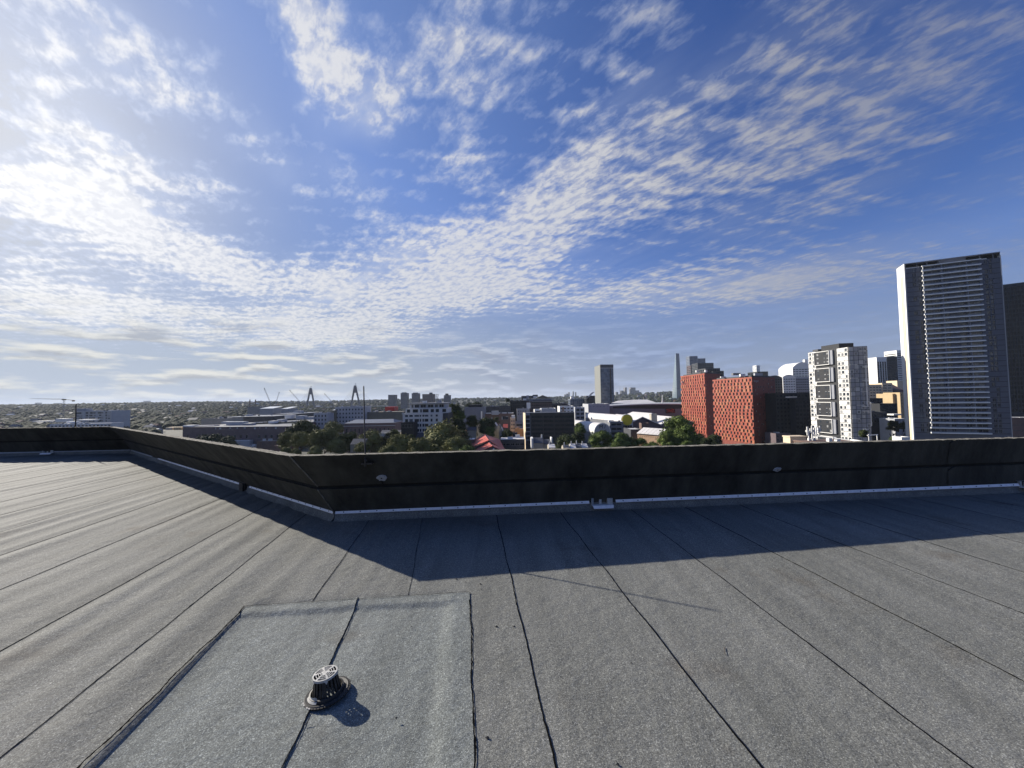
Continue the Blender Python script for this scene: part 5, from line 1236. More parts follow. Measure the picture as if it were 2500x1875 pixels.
simple('low building with a wide white flat roof right of the red roofs',1222,1281,1072.5,225,14,'dark','building',faces={0:W(n=5,fl=3.2,h=1.4,wf=.8,rows=2,glass='glassd',frame='frame',top=1.4)},roof='roofwhite',parapet=.0)
simple('small brick house with thin white roof left of the red roofs',1132,1158,1073,212,8,'brick','house',roof='roofwhite',parapet=0,cat='house')
e=simple('narrow orange-lit chimney stack left of the red roofs',1134,1139.5,1050,230,2,'orange','chimney_stack',cat='chimney',roof='brick')
gable('grey slate roofed house right behind the orange-lit chimney',1138,1162,1042,1050,255,12,'stone','sloper','x')
gable('pair of old houses with pale slate roof left of the round tree',1163,1182,1028,1034,290,10,'stone','sloper','x')
gable('terrace house with white roof edges among trees, left of centre, nearest the round tree',1203,1214,1033,1041,275,14,'stone','roofwhite','y',yaw=0)
gable('terrace house with white roof edges, middle of the little row right of the round tree',1213,1225,1038,1047,268,14,'stone','sloper','y')
gable('terrace house with white roof edges, lowest of the little row right of the round tree',1219,1229,1044,1055,262,12,'stone','roofwhite','y')
gable('small red-brown house beside the terrace houses',1228,1240,1035,1044,285,10,'brick','redroof','x')
e=gable('sandstone gable house with steep grey roof in front of the office block',1298,1327,1068,1081,215,9,'stone','sloper','x')
rbox(kid(e),'chimney','white',1321,1324,1061,1073,219,.8); rbox(e,'gable_parapet','white',1297,1302,1070,1094,214,8)
e=gable('attached grey roofed house right of the sandstone gable house',1328,1352,1072,1083,216,8,'stone','sloper','x')
rbox(e,'gable_parapet','white',1346,1349,1069,1082,215,7)
for k,(u0,u1,vr,ve,Y,w) in enumerate(((1340,1356,1084,1092,180,'nearest the sandstone house'),(1376,1392,1086,1096,180,'second from the sandstone house'),(1393,1407,1083,1094,182,'in the middle of the row'),(1406,1421,1082,1092,184,'second from the lettered vault'),(1420,1436,1083,1092,186,'nearest the lettered vault'))):
    g_=gable('white roofed terrace house peeping over the parapet, '+w,u0,u1,vr,ve,Y,8,'stone','sloper' if k%2 else 'roofwhite','x'); rbox(kid(g_),'chimney','pale',u0+1,u0+3,vr-6,ve,Y+3,.6)
# white apartment block
def apartments():
    Y=235.; e=simple('white apartment block with two setback upper floors left of the tall dark trees',983,1080,1008.5,Y,20,'offw','apartment_block',faces={0:W(cols=[(.06,.135),(.165,.255),(.295,.41),(.425,.465),(.495,.545),(.555,.645),(.70,.75),(.83,.885)],rel=True,fl=3.05,h=1.75,rows=5,glass='glass',frame='framed',top=-.2)},roof='pale',parapet=1.0,trim='white')
    f=front(990,1092,997,Y+4,16); b1=building('setback_storey','grey-white recessed upper storey of the white apartment block, below its top storey',f,zt(1040,996.5,Y+4),'offw',faces={0:W(cols=[(.03,.11),(.17,.30),(.35,.39),(.41,.55),(.60,.68),(.72,.80),(.88,.97)],rel=True,fl=3,h=2.0,rows=1,glass='glassd',frame='framed',top=.1)},z0=zt(1030,1009,Y+4),roof='pale',parapet=.2)
    f=front(1000,1088,985,Y+7,12); b2=building('top_storey','topmost recessed storey of the white apartment block under a thin flat roof',f,zt(1040,985.5,Y+7),'pale',faces={0:W(cols=[(.05,.10),(.14,.26),(.30,.45),(.50,.66),(.70,.78),(.82,.95)],rel=True,fl=2.8,h=2.0,rows=1,glass='glassd',frame='framew',top=.1)},z0=zt(1040,996.3,Y+7),roof='pale',parapet=.2)
    for b in (b1,b2):
        del b['label']; del b['category']; b.parent=e; b.matrix_parent_inverse=e.matrix_basis.inverted()
    # thing > storey > wall, window
    rbox(e,'shaded_flank','dark',1081.5,1094,1009,1070,Y+1,18); rbox(e,'roof_slab','pale',997,1091,983.6,985.3,Y+5.5,15)
    rbox(e,'entry_band','pale',981,984,1008,1012,Y-.6,2)
apartments()
simple('dark glazed penthouse box at the lower left corner of the white apartment block',979,1009,1032,222,10,'black','building',faces={0:W(n=4,fl=3.2,h=2.2,wf=.85,rows=1,glass='glassd',frame='frame',top=.3)},roof='dark')
# five residential towers on the skyline
for k,(u0,u1,v,w) in enumerate(((947.5,965,963.8,'leftmost, brown-topped'),(978,994,959.5,'second from the left, blue-grey and narrow'),(1005,1022,960.2,'third from the left, dark and square'),(1031,1058.5,962.0,'fourth from the left, widest of them'),(1083.5,1098.5,964.5,'rightmost, standing alone'))):
    e=clad('housing tower on the skyline, '+w,u0,u1,v,1450,26,'midg' if k!=3 else 'brickp','glass',7 if k!=3 else 11,9,fl=5,h=2.2,wf=.5,group='row of housing towers on the skyline')
    if k==3: rbox(e,'lift_tower','dark',1048,1055,958.5,963,1448,10)
    if k==4: rbox(e,'stepped_top','dark',1087,1094,960.8,965,1448,10)
    if k in(1,2): rbox(e,'roof_plant','dark',u0+3,u1-3,v-1.6,v+.5,1452,12)
def lattice():
    Y=1200; e=empty('lattice_mast',at(1066,985,Y),'open lattice mast between the two rightmost skyline housing towers','mast')
    for u in (1062,1066,1070): mb=MB(); mb.tube(at(u,962,Y),at(1066+(u-1066)*.35,984,Y),.8,n=5); mb.build('leg',M['steel'],e)
    for v in (964,969,974): mb=MB(); mb.tube(at(1061.5+(v-962)*.2,v,Y),at(1070.5-(v-962)*.2,v,Y),.7,n=5); mb.build('brace',M['steel'],e)
lattice()
rbox(None,'red_container_shed','redsign',940,963,993.5,1003,600,20,label='bright red box shaped shed below the leftmost housing tower',cat='shed')
e=simple('sandy brown sunlit rock cutting and long wall left of the white apartment block',893,983,1005.5,430,30,'olive','retaining_wall',cat='retaining wall',roof='stone')
e=simple('brown brick warehouse with grey roof and tall windows behind the lightning rod',840,964,1033,300,26,'brickp','warehouse',faces={0:W(n=12,fl=7,h=4.0,wf=.35,rows=1,glass='glassd',top=2.4)},roof='midg',parapet=0)
mb=MB(); A,B=at(839,1040.5,299.6),at(965,1040,299.6); mb.box((A.x,299.5,A.z-.3),(B.x,299.9,A.z+.1)); mb.build('string_course',M['pale'],e)
f=front(841,962,1033,301,24); z=zt(900,1033,301); mb=MB(); A,B,C_,D=[Vector((p[0],p[1],z+.1)) for p in f]; m1,m2=(A+D)/2+Vector((4,0,2.3)),(B+C_)/2+Vector((-4,0,2.3)); mb.poly([A,B,C_,D,m1,m2],[(0,1,5,4),(1,2,5),(2,3,4,5),(3,0,4)]); mb.build('hipped_roof',M['bluegrey'],e)
simple('white apartment building with square windows behind the grey-roofed warehouse',818,888,993.5,420,22,'pale','apartment_block',faces={0:W(n=9,fl=4.2,h=1.9,wf=.45,rows=5,glass='glassd')},roof='pale')
simple('olive brown apartment building with balconies left of the white one with square windows',800,817,1002,415,18,'olive','apartment_block',faces={0:W(n=2,fl=3.6,h=1.8,wf=.8,rows=5,glass='glassd')},roof='midg')
simple('small white framed apartment building above the end of the long brick warehouse',766,799,1009,400,18,'pale','apartment_block',faces={0:W(n=4,fl=4,h=2.2,wf=.5,rows=3,glass='glassd')},roof='pale')
gable('slate roofed house with dormer among trees right of the lightning rod',925,975,1050,1062,240,12,'stone','sloper','x')
gable('grey roofed house with pale gable edge between the near trees',855,890,1071,1084,215,9,'stone','sloper','x')
simple('small pale shed roof beside the slate roofed house with dormer',918,938,1058,238,5,'pale','shed',roof='white')
e=gable('dark roofed house with white chimney below the white apartment block',988,1035,1056,1068,228,10,'stone','sloper','x'); rbox(kid(e),'chimney','pale',996,1008,1058,1068,226,1.5); rbox(e,'vent_pipe','pale',1000,1002,1050,1059,226,.5)
# ================================================================ left
def longbrick():
    YA,YB=330.,300.; Al=at(380,1046,300); a=at(400,1050,350); b=at(620,1042,330)
    e=empty('long_warehouse',at(560,1045,330),'long dark purple brick warehouse with faint painted lettering along its top','warehouse')
    a=at(395,1044,372);m_=at(446,1043,345); b=at(706,1041,330); c=at(792,1031,430)
    z=zt(600,1042,333)
    P=[Vector((m_.x,m_.y)),Vector((b.x,b.y)),Vector((c.x,c.y))]
    mb=MB(); L=(P[1]-P[0]).length
    facade(mb,e,P[0],P[1],GZ,z,grid(L,17,.36,2),[(z-10.2,z-7.2),(z-15,z-12.4)],'glassd','frame',.35,1,True,lambda c_,r_:(c_*7+r_*3)%5==0)
    L2=(P[2]-P[1]).length; facade(mb,e,P[1],P[2],GZ,z,grid(L2,22,.5,1),[(z-3.4,z-1.0)],'glassd','framed',.4,0,True)
    Q=[P[0]+Vector((10,60)),P[2]+Vector((-6,45))]; mb.face([(P[2].x,P[2].y,GZ),(Q[1].x,Q[1].y,GZ),(Q[1].x,Q[1].y,z),(P[2].x,P[2].y,z)]); mb.face([(Q[0].x,Q[0].y,GZ),(P[0].x,P[0].y,GZ),(P[0].x,P[0].y,z),(Q[0].x,Q[0].y,z)]); mb.build('brick_wall',M['brickp'],e)
    mb=MB(); mb.face([(p.x,p.y,z-.2) for p in (P[0],P[1],P[2],Q[1],Q[0])]); mb.build('roof',M['midg'],e)
    d=(P[1]-P[0]).normalized(); n=Vector((d.y,-d.x)); q=at(542,1050,335); u=(Vector((q.x,q.y))-P[0]).dot(d); s=P[0]+d*u+n*.12
    text('LADORMA & CRACERS',(s.x,s.y,zt(542,1049.8,336)),1.55,math.atan2(d.y,d.x),'faded',e,sx=1.0)
    r=random.Random(2)
    for k in range(9):
        u=L*(.3+.65*k/9+r.uniform(-.02,.02)); s=P[0]+d*u+n*.1; mb=MB(); mb.box((s.x,s.y-.15,z-1.3-r.random()),(s.x+r.uniform(.6,2.2),s.y,z-.6)); mb.build('vent_panel',M['pale'],e)
    # plant and roof structures
    for (u0,u1,v0,v1,Y,mt) in ((552,592,1030,1040,360,'pale'),(592,611,1034,1040,356,'grey'),(446,468,1038.5,1043,350,'white'),(470,520,1039,1043,352,'grey'),(404,421,1043.5,1050,352,'cream'),(424,441,1043,1050,350,'tan'),(540,556,1029.5,1034,365,'pale'),(655,668,1028,1034,370,'white'),(676,690,1024,1029,380,'pale'),(695,712,1013,1022,390,'offw'),(722,740,1015,1024,395,'pale'),(745,765,1018,1024,398,'pale')):
        rbox(e,'roof_structure',mt,u0,u1,v0,v1,Y,8)
M['faded']=mat('faded_lettering',(.30,.25,.24),.9,.2,1)
longbrick()
simple('long olive upper storey of flats with many windows along the roof of the brick warehouse',611,728,1031.5,372,14,'olive','apartment_block',faces={0:W(n=26,fl=3,h=1.8,wf=.55,rows=1,glass='glassd',top=.3)},roof='pale',trim='pale',yaw=10)
simple('plain beige-grey box building behind the left end of the long warehouse',491,551,1021.5,400,26,'stone','building',roof='grey')
e=simple('very long blue-grey roofed shed behind the beige-grey box',551,668,1017,450,50,'dark','warehouse',roof='bluegrey',parapet=0)
rbox(e,'roof_monitor','pale',600,607,1012,1017,470,8)
simple('broad grey roofed shed beyond, left of the bright roofs',668,735,1010,520,60,'dark','warehouse',roof='bluegrey',parapet=0)
rbox(None,'white_silo_block','pale',717,730,1003,1010,560,12,label='small pale square block below the left bridge pylon',cat='building')
for (u0,u1,v,Y,l) in ((634,667,997.5,900,'larger brightly glinting flat roof below the leftmost luffing crane'),(687,704,998,900,'smaller glinting white roof left of the bridge pylon'),(800,808,1004.5,600,'tiny glinting roof above the olive apartment building')):
    a,b=at(u0,v,Y),at(u1,v,Y); e=empty('shed',((a.x+b.x)/2,Y+10,GZ),l,'shed'); mb=MB(); mb.box((a.x,Y,GZ),(b.x,Y+40,a.z)); mb.build('wall',M['grey'],e); mb=MB(); z=a.z; mb.face([(a.x,Y-.5,z+.1),(b.x,Y-.5,z+.1),(b.x,Y+40,z+4.0),(a.x,Y+40,z+4.0)]); mb.face([(a.x,Y-.5,z-.6),(b.x,Y-.5,z-.6),(b.x,Y-.5,z+.1),(a.x,Y-.5,z+.1)]); mb.build('roof',M['shine'],e)
simple('low brown factory block below the two chimney stacks',604,632,993,1000,50,'midg','factory',roof='shine')
for (u,l) in ((610,'left one of the two distant factory chimneys'),(623.5,'right one of the two distant factory chimneys')):
    p=at(u,1000,1500); t=at(u,975.5,1500); e=MB(); e.tube((p.x,1500,GZ),(p.x,1500,t.z),2.4,1.9,10); e.build('chimney',M['brick'],label=l,cat='chimney',group='pair of distant chimneys')
# things on the ground over the diagonal parapet
simple('white shipping-container like shed just over the diagonal parapet',562,609,1076,330,6,'pale','shed',roof='white',parapet=0,cat='shed')
simple('brown brick shed with dark door right of the white van',627,672,1077,322,8,'brick','shed',faces={0:W(cols=[(.3,.34)],rel=True,fl=3,h=2.5,rows=1,top=.6)},roof='stone',parapet=.2,cat='shed')
simple('brick shed with pale roof nearest the big trees',668,714,1088,270,8,'brick','shed',roof='stone',parapet=.2,cat='shed')
def van():
    p=at(618,1090,328); p.z=zt(618,1091,328); e=empty('white_van',p,'white van parked between the container shed and the brown brick shed','van'); e.rotation_euler=(0,0,0)
    L,Wd,H=4.9,1.9,2.0; pr=[(-L/2,.35),(L/2,.35),(L/2,1.9),(L/2-.15,2.05),(-L/2+1.35,2.05),(-L/2+.75,1.2),(-L/2,1.0)]
    mb=MB(); vs=[(p.x+x,p.y-Wd/2,p.z+z) for x,z in pr]+[(p.x+x,p.y+Wd/2,p.z+z) for x,z in pr]; k=len(pr); mb.poly(vs,[tuple(range(k)),tuple(reversed(range(k,2*k)))]+[(i,i+k,(i+1)%k+k,(i+1)%k) for i in range(k)]); mb.build('body',M['white'],e)
    mb=MB(); mb.poly([(p.x-L/2+.85,p.y-Wd/2-.01,p.z+1.25),(p.x-L/2+1.9,p.y-Wd/2-.01,p.z+1.25),(p.x-L/2+1.9,p.y-Wd/2-.01,p.z+1.85),(p.x-L/2+1.4,p.y-Wd/2-.01,p.z+1.85)],[(0,1,2,3)]); mb.build('side_window',M['glassd'],e)
    w=MB(); w.tube((0,-.1,0),(0,.1,0),.35,n=14); wm=w.mesh('wheel',M['blk'])
    for x in (-L/2+.9,L/2-.9):
        for y in (-Wd/2+.05,Wd/2-.05): inst('wheel',wm,e,p+Vector((x,y,.35)))
    mb=MB(); mb.box((p.x-L*1.2,p.y-3,p.z-.4),(p.x+L*3,p.y+4,p.z-.02)); mb.build('pavement',M['grey'],kind='structure')
van()
# white office building behind the far left parapet
e=simple('pale grey office building with white roof line behind the far left rod',184,272,1003,520,26,'pale','office_block',faces={0:W(cols=[(.03,.2),(.28,.36),(.38,.56),(.62,.78),(.83,.88),(.90,.97)],rel=True,fl=3.6,h=2.4,rows=6,glass='glassc',frame='frame',top=1.0)},roof='white',trim='white',parapet=.6)
rbox(e,'stair_block','grey',184,211,997,1004,524,8)
e=simple('long low white terrace building directly over the far left parapet',122,272,1034,440,14,'offw','building',faces={0:W(n=16,fl=3.2,h=1.5,wf=.6,rows=1,glass='glassd',top=1)},roof='white')
for (u0,u1,v0,v1,Y,mt,l) in ((135,160,1022,1031,470,'white','white domed roof box on the low terrace building, leftmost'),(162,176,1029,1033,450,'shine','glinting roof box on the low terrace building, middle'),(188,226,1024,1027,470,'white','thin white canopy in front of the pale grey office building'),(79,110,1028,1030,500,'white','thin white roof left of the low terrace building')):
    rbox(e,'roof_box',mt,u0,u1,v0,v1,Y,8)
# tower cranes
def hammer():
    Y=900.; e=empty('tower_crane',at(157,990,Y),'horizontal hammerhead tower crane above the far left suburbs','crane')
    b=at(156.5,976,Y); mb=MB()
    for dx in (-1,1):
        mb.tube((b.x+dx,Y-1,GZ),(b.x+dx,Y-1,b.z),.22,n=4); mb.tube((b.x+dx,Y+1,GZ),(b.x+dx,Y+1,b.z),.22,n=4)
    for k in range(16):
        z0=b.z-3*(k+1); mb.tube((b.x-1,Y-1,z0),(b.x+1,Y-1,z0+3),.14,n=4)
    mb.build('mast',M['steel'],e)
    j=MB(); a=at(72,973.2,Y); c=at(183,977.5,Y); tp=at(156.5,973.5,Y)
    j.tube(a,(b.x,Y,b.z+.5),.25,.5,4); j.tube(a,(b.x,Y,b.z+2.6),.2,.3,4); n=24
    for k in range(n): p=a.lerp(Vector((b.x,Y,b.z+.5)),k/n); q=a.lerp(Vector((b.x,Y,b.z+2.6)),(k+.5)/n); j.tube(p,q,.10,n=4)
    j.build('jib',M['steel'],e)
    j=MB(); j.tube((b.x,Y,b.z+.8),c,.8,.6,4); j.build('counter_jib',M['steely'],e)
    j=MB(); j.box((c.x-6,Y-1,c.z-2.6),(c.x-1,Y+1,c.z+.6)); j.build('counterweight',M['steely'],e)
    j=MB(); j.box((b.x-4,Y-1.4,b.z-1),(b.x+3.5,Y+1.4,b.z+1.8)); j.build('cab',M['steely'],e)
hammer()
def luff(label,tip,base,Y):
    a,b=at(*tip,Y),at(*base,Y); e=empty('luffing_crane',(b.x,Y,GZ),label,'crane',None); d=(b-a).normalized(); n_=Vector((-d.z,0,d.x)); mb=MB(); L=(b-a).length; w=L*.028
    mb.tube(a+n_*w*.5,b+n_*w,.32,n=4); mb.tube(a-n_*w*.5,b-n_*w,.32,n=4); n=14
    for k in range(n): s=1 if k%2 else -1; mb.tube(a.lerp(b,k/n)+n_*w*s,a.lerp(b,(k+1)/n)-n_*w*s,.22,n=4)
    mb.build('jib',M['steel'],e)
    mb=MB(); mb.tube(a,a.lerp(b,.07),1.1,1.4,5); mb.build('jib_head',M['steel'],e)
    mb=MB(); mb.tube((b.x,Y,GZ),b,1.1,n=4); mb.build('mast',M['steel'],e)
    mb=MB(); q=b+Vector((-d.x*8,0,1)); mb.tube(b,q,1.1,n=4); mb.tube(q+Vector((0,0,-3)),q+Vector((0,0,1)),2,n=4); mb.build('counter_arm',M['steel'],e)
luff('tall luffing crane leaning left, leftmost of the distant group',(645,947.5),(660,983),1150)
luff('short luffing crane leaning right beside the tall leftmost one',(682,957.5),(673.5,983),1300)
luff('luffing crane leaning left just left of the left bridge pylon',(707,952.5),(732,981),1300)
luff('luffing crane leaning left between the two bridge pylons',(792,961),(814,985),1350)
# cable-stayed bridge
def bridge():
    Y1,Y2=1690.,1560.; e=empty('cable_bridge',at(810,995,1650),'distant cable-stayed bridge with two A-shaped concrete pylons','bridge')
    def pylon(u,vt,ul,ur,vb,Y,vk):
        t=at(u,vt,Y); l=at(ul,vb,Y); r=at(ur,vb,Y); k=at(u,vk,Y); f=(vk-vt)/(vb-vt)*.62
        mb=MB(); w=2.4
        def leg(p,q,w0,w1):
            mb.poly([(p.x-w0,Y-3,p.z),(p.x+w0,Y-3,p.z),(q.x+w1,Y-3,q.z),(q.x-w1,Y-3,q.z),(p.x-w0,Y+3,p.z),(p.x+w0,Y+3,p.z),(q.x+w1,Y+3,q.z),(q.x-w1,Y+3,q.z)],[(0,1,2,3),(7,6,5,4),(0,4,5,1),(1,5,6,2),(2,6,7,3),(3,7,4,0)])
        leg(l,Vector((t.x-1.6,Y,t.z)),2.6,2.2); leg(r,Vector((t.x+1.6,Y,t.z)),2.6,2.2)
        g=at(ul,vb,Y); leg(Vector((l.x-1,Y,GZ)),l,2.6,2.6); leg(Vector((r.x+1,Y,GZ)),r,2.6,2.6); 
        kk=at(u,vk,Y); wk=(r.x-l.x)/2*(vk-vt)/(vb-vt)*.55; mb.poly([(t.x-1.6,Y-2.9,t.z),(t.x+1.6,Y-2.9,t.z),(kk.x+wk+2.5,Y-2.9,kk.z),(kk.x-wk-2.5,Y-2.9,kk.z),(t.x-1.6,Y+2.9,t.z),(t.x+1.6,Y+2.9,t.z),(kk.x+wk+2.5,Y+2.9,kk.z),(kk.x-wk-2.5,Y+2.9,kk.z)],[(0,1,2,3),(7,6,5,4),(2,6,7,3),(0,3,7,4),(1,5,6,2)])
        py=mb.build('pylon',M['pylon'],e)
        fp=MB(); fp.tube(t,t+Vector((0,0,7)),.4,n=4); fp.box((t.x-.2,Y-.1,t.z+5),(t.x+4,Y+.1,t.z+7.5)); fp.build('flagpole',M['steel'],py)
        return t,k
    t1,k1=pylon(758.5,947,748.5,768,995,Y1,963); t2,k2=pylon(867,941,857.5,878,991,Y2,959)
    d0,d1,d2,d3=at(690,1002,1900),at(758,995,Y1),at(867,991.5,Y2),at(960,990,1480)
    pts=[d0,d1,d2,d3]; mb=MB()
    for p,q in zip(pts[:-1],pts[1:]): mb.poly([p+Vector((0,-9,0)),q+Vector((0,-9,0)),q+Vector((0,9,0)),p+Vector((0,9,0)),p+Vector((0,-9,-2.2)),q+Vector((0,-9,-2.2)),q+Vector((0,9,-2.2)),p+Vector((0,9,-2.2))],[(0,1,2,3),(7,6,5,4),(0,4,5,1),(3,2,6,7)])
    mb.build('deck',M['pale'],e)
    for (t,k,dl,dr,Y) in ((t1,k1,at(728,984,Y1),at(800,984,Y1),Y1),(t2,k2,at(833,984,Y2),at(915,984,Y2),Y2)):
        for i in range(7):
            f=i/6; s=t.lerp(k,f*.8)
            for dd in (dl,dr):
                q=t.lerp(dd,1); q=Vector((t.x+(dd.x-t.x)*(1-.75*f),Y,dd.z-4)); mb=MB(); mb.tube(s,q,.30,n=4); mb.build('stay_cable',M['cable'],e)
    for u in (705,722,790,822,900,930): p=at(u,1000,1650); mb=MB(); mb.box((p.x-2,1650,GZ),(p.x+2,1654,zt(u,995,1650)-1)); mb.build('pier',M['pylon'],e)
bridge()
# far skyline groups
def sky_group(label,items,Y,group):
    for k,(u0,u1,v,mt,l) in enumerate(items):
        f=front(u0,u1,v,Y,60); building('distant_tower',l,f,zt((u0+u1)/2,v,Y),mt,faces={0:W(n=4,fl=7,h=3,wf=.6,rows=10,glass='glass',sep=False,style=0)},parapet=0,roof=mt,cat='tower',group=group)
sky_group('',[(1504,1509.5,957,'midg','distant tower just right of the hotel tower, narrow and dark'),(1517,1522.5,953.5,'dark','distant stepped dark tower right of the tall spire'),(1526,1530.5,946,'midg','tallest thin distant tower right of the hotel tower'),(1539.5,1551.5,946,'midg','widest distant tower of the group right of the hotel tower'),(1553,1560.5,953,'grey','distant tower touching the right of the widest one'),(1520,1527,958,'midg','low distant block between the stepped and the thin tower'),(1560,1566,957,'grey','lowest distant block at the right end of that group')],4200,'far high-rise cluster right of the hotel tower')
sky_group('',[(1383,1388,961,'midg','far small tower of the leftmost hazy cluster, stepped'),(1388,1391,957.5,'midg','far thin tower of the hazy cluster left of centre right'),(1398.5,1401,955.5,'midg','far taller thin tower of the hazy cluster'),(1405,1407,957,'midg','far rightmost thin tower of the hazy cluster'),(1378,1384,963,'midg','far low block at the left of the hazy cluster')],6000,'far hazy tower cluster')
sky_group('',[(328,336,982,'grey','far pale block on the left horizon, lower left one of a pair'),(350,360,978.5,'grey','far pale block on the left horizon, taller right one of a pair'),(85,92,983,'grey','faint far block on the left horizon near the crane jib'),(131,142,984,'grey','faint far block on the left horizon near the crane mast')],6500,'far blocks on the left horizon')
mb=MB(); mb.tube(at(1513.5,975,4000),at(1513.5,943,4000),3.0,1.0,6); mb.build('spire',M['grey'],label='needle-like distant spire right of the hotel tower',cat='spire')
mb=MB(); p=at(1617,986,560); mb.tube(p,at(1617,964,560),.9,.5,8); mb.build('floodlight_mast',M['white'],label='plain white mast rising over the arena roof',cat='mast')
# ================================================================ vegetation
ICO=None
def ico(sub):
    bm=bmesh.new(); bmesh.ops.create_icosphere(bm,subdivisions=sub,radius=1); v=[tuple(x.co) for x in bm.verts]; f=[tuple(y.index for y in x.verts) for x in bm.faces]; bm.free(); return v,f
I1,I2=ico(1),ico(2)
def crown_mesh(seed,leaf,nlobe=16,nleaf=3600,flat=.8,name='crown'):
    """uneven crown: many leaf-sized faces gathered in clumps round a branching volume, about 1 x 1 x flat"""
    r=random.Random(seed); mb=MB(); cl=[]
    for k in range(nlobe):
        a=r.uniform(0,6.283); q=r.random()**.5; z=r.uniform(-.45,.95); rad=.72*math.sqrt(max(.05,1-(z*.9)**2))*q
        cl.append((rad*math.cos(a),rad*math.sin(a),z*flat,r.uniform(.24,.42)))
    for (x,y,z,s) in cl:
        v,f=I2; ph=r.uniform(0,9); mb.poly([(x+vx*s*.70*(1+.18*math.sin(5*vx+ph)*math.cos(4*vy+ph)),y+vy*s*.70*(1+.18*math.sin(6*vz+ph)),z+vz*s*.58) for vx,vy,vz in v],f)
    for i in range(nleaf):
        x,y,z,s=cl[r.randrange(nlobe)]
        while True:
            d=Vector((r.gauss(0,1),r.gauss(0,1),r.gauss(0,1)+.25))
            if d.length>.1: break
        d.normalize(); sub=1+.22*math.sin(9*d.x+x*7)*math.sin(8*d.y+y*9)+.12*math.sin(17*d.z)
        p=Vector((x,y,z))+Vector((d.x*s,d.y*s,d.z*s*.85))*sub*r.uniform(.88,1.12)
        n=(d+Vector((r.gauss(0,.55),r.gauss(0,.55),r.gauss(0,.55)))).normalized(); t=n.orthogonal().normalized(); t=Matrix.Rotation(r.uniform(0,6.28),3,n)@t; b=n.cross(t); w=.042*r.uniform(.7,1.5)
        mb.face([p-t*w,p-b*w*.55,p+t*w,p+b*w*.55])
    return mb.mesh(name,M[leaf])
CR={k:[crown_mesh(i*7+j,k,nlobe=22+4*j,flat=.85,nleaf=6800) for j in range(3)] for i,k in enumerate(('leafa','leafb','leafc'))}
def trunk_mesh():
    mb=MB(); r=random.Random(5); mb.tube((0,0,-1),(0,.02,-.30),.055,.035,7)
    for k in range(6): a=k*1.05; mb.tube((0,.02,-.4+.04*k),(.45*math.cos(a),.45*math.sin(a),-.10-.05*(k%3)),.025,.008,5)
    return mb.mesh('trunk',M['bark'])
TR=trunk_mesh()
def tree(label,u,vt,wpx,Y,leaf='leafa',hk=.85,group='leafy trees beyond the parapet',k=None,bare=None):
    t=at(u,vt,Y); R=wpx/2/F_PX*Y*(1.22 if leaf=='leafa' else 1.08); zc=t.z-R*hk*1.12; g=terrain(t.x,Y); e=empty('tree',(t.x,Y,g),label,'tree',group)
    o=inst('crown',CR[leaf][(k if k is not None else int(u))%3],e,(t.x,Y,zc),(u*1.7)%6.28,(R,R,R*hk/.85))
    z0=g; s=(zc-z0); q=inst('trunk',TR,e,(t.x,Y,zc),(u*.9)%6.28,(max(3.0,R),max(3.0,R),s)); return e
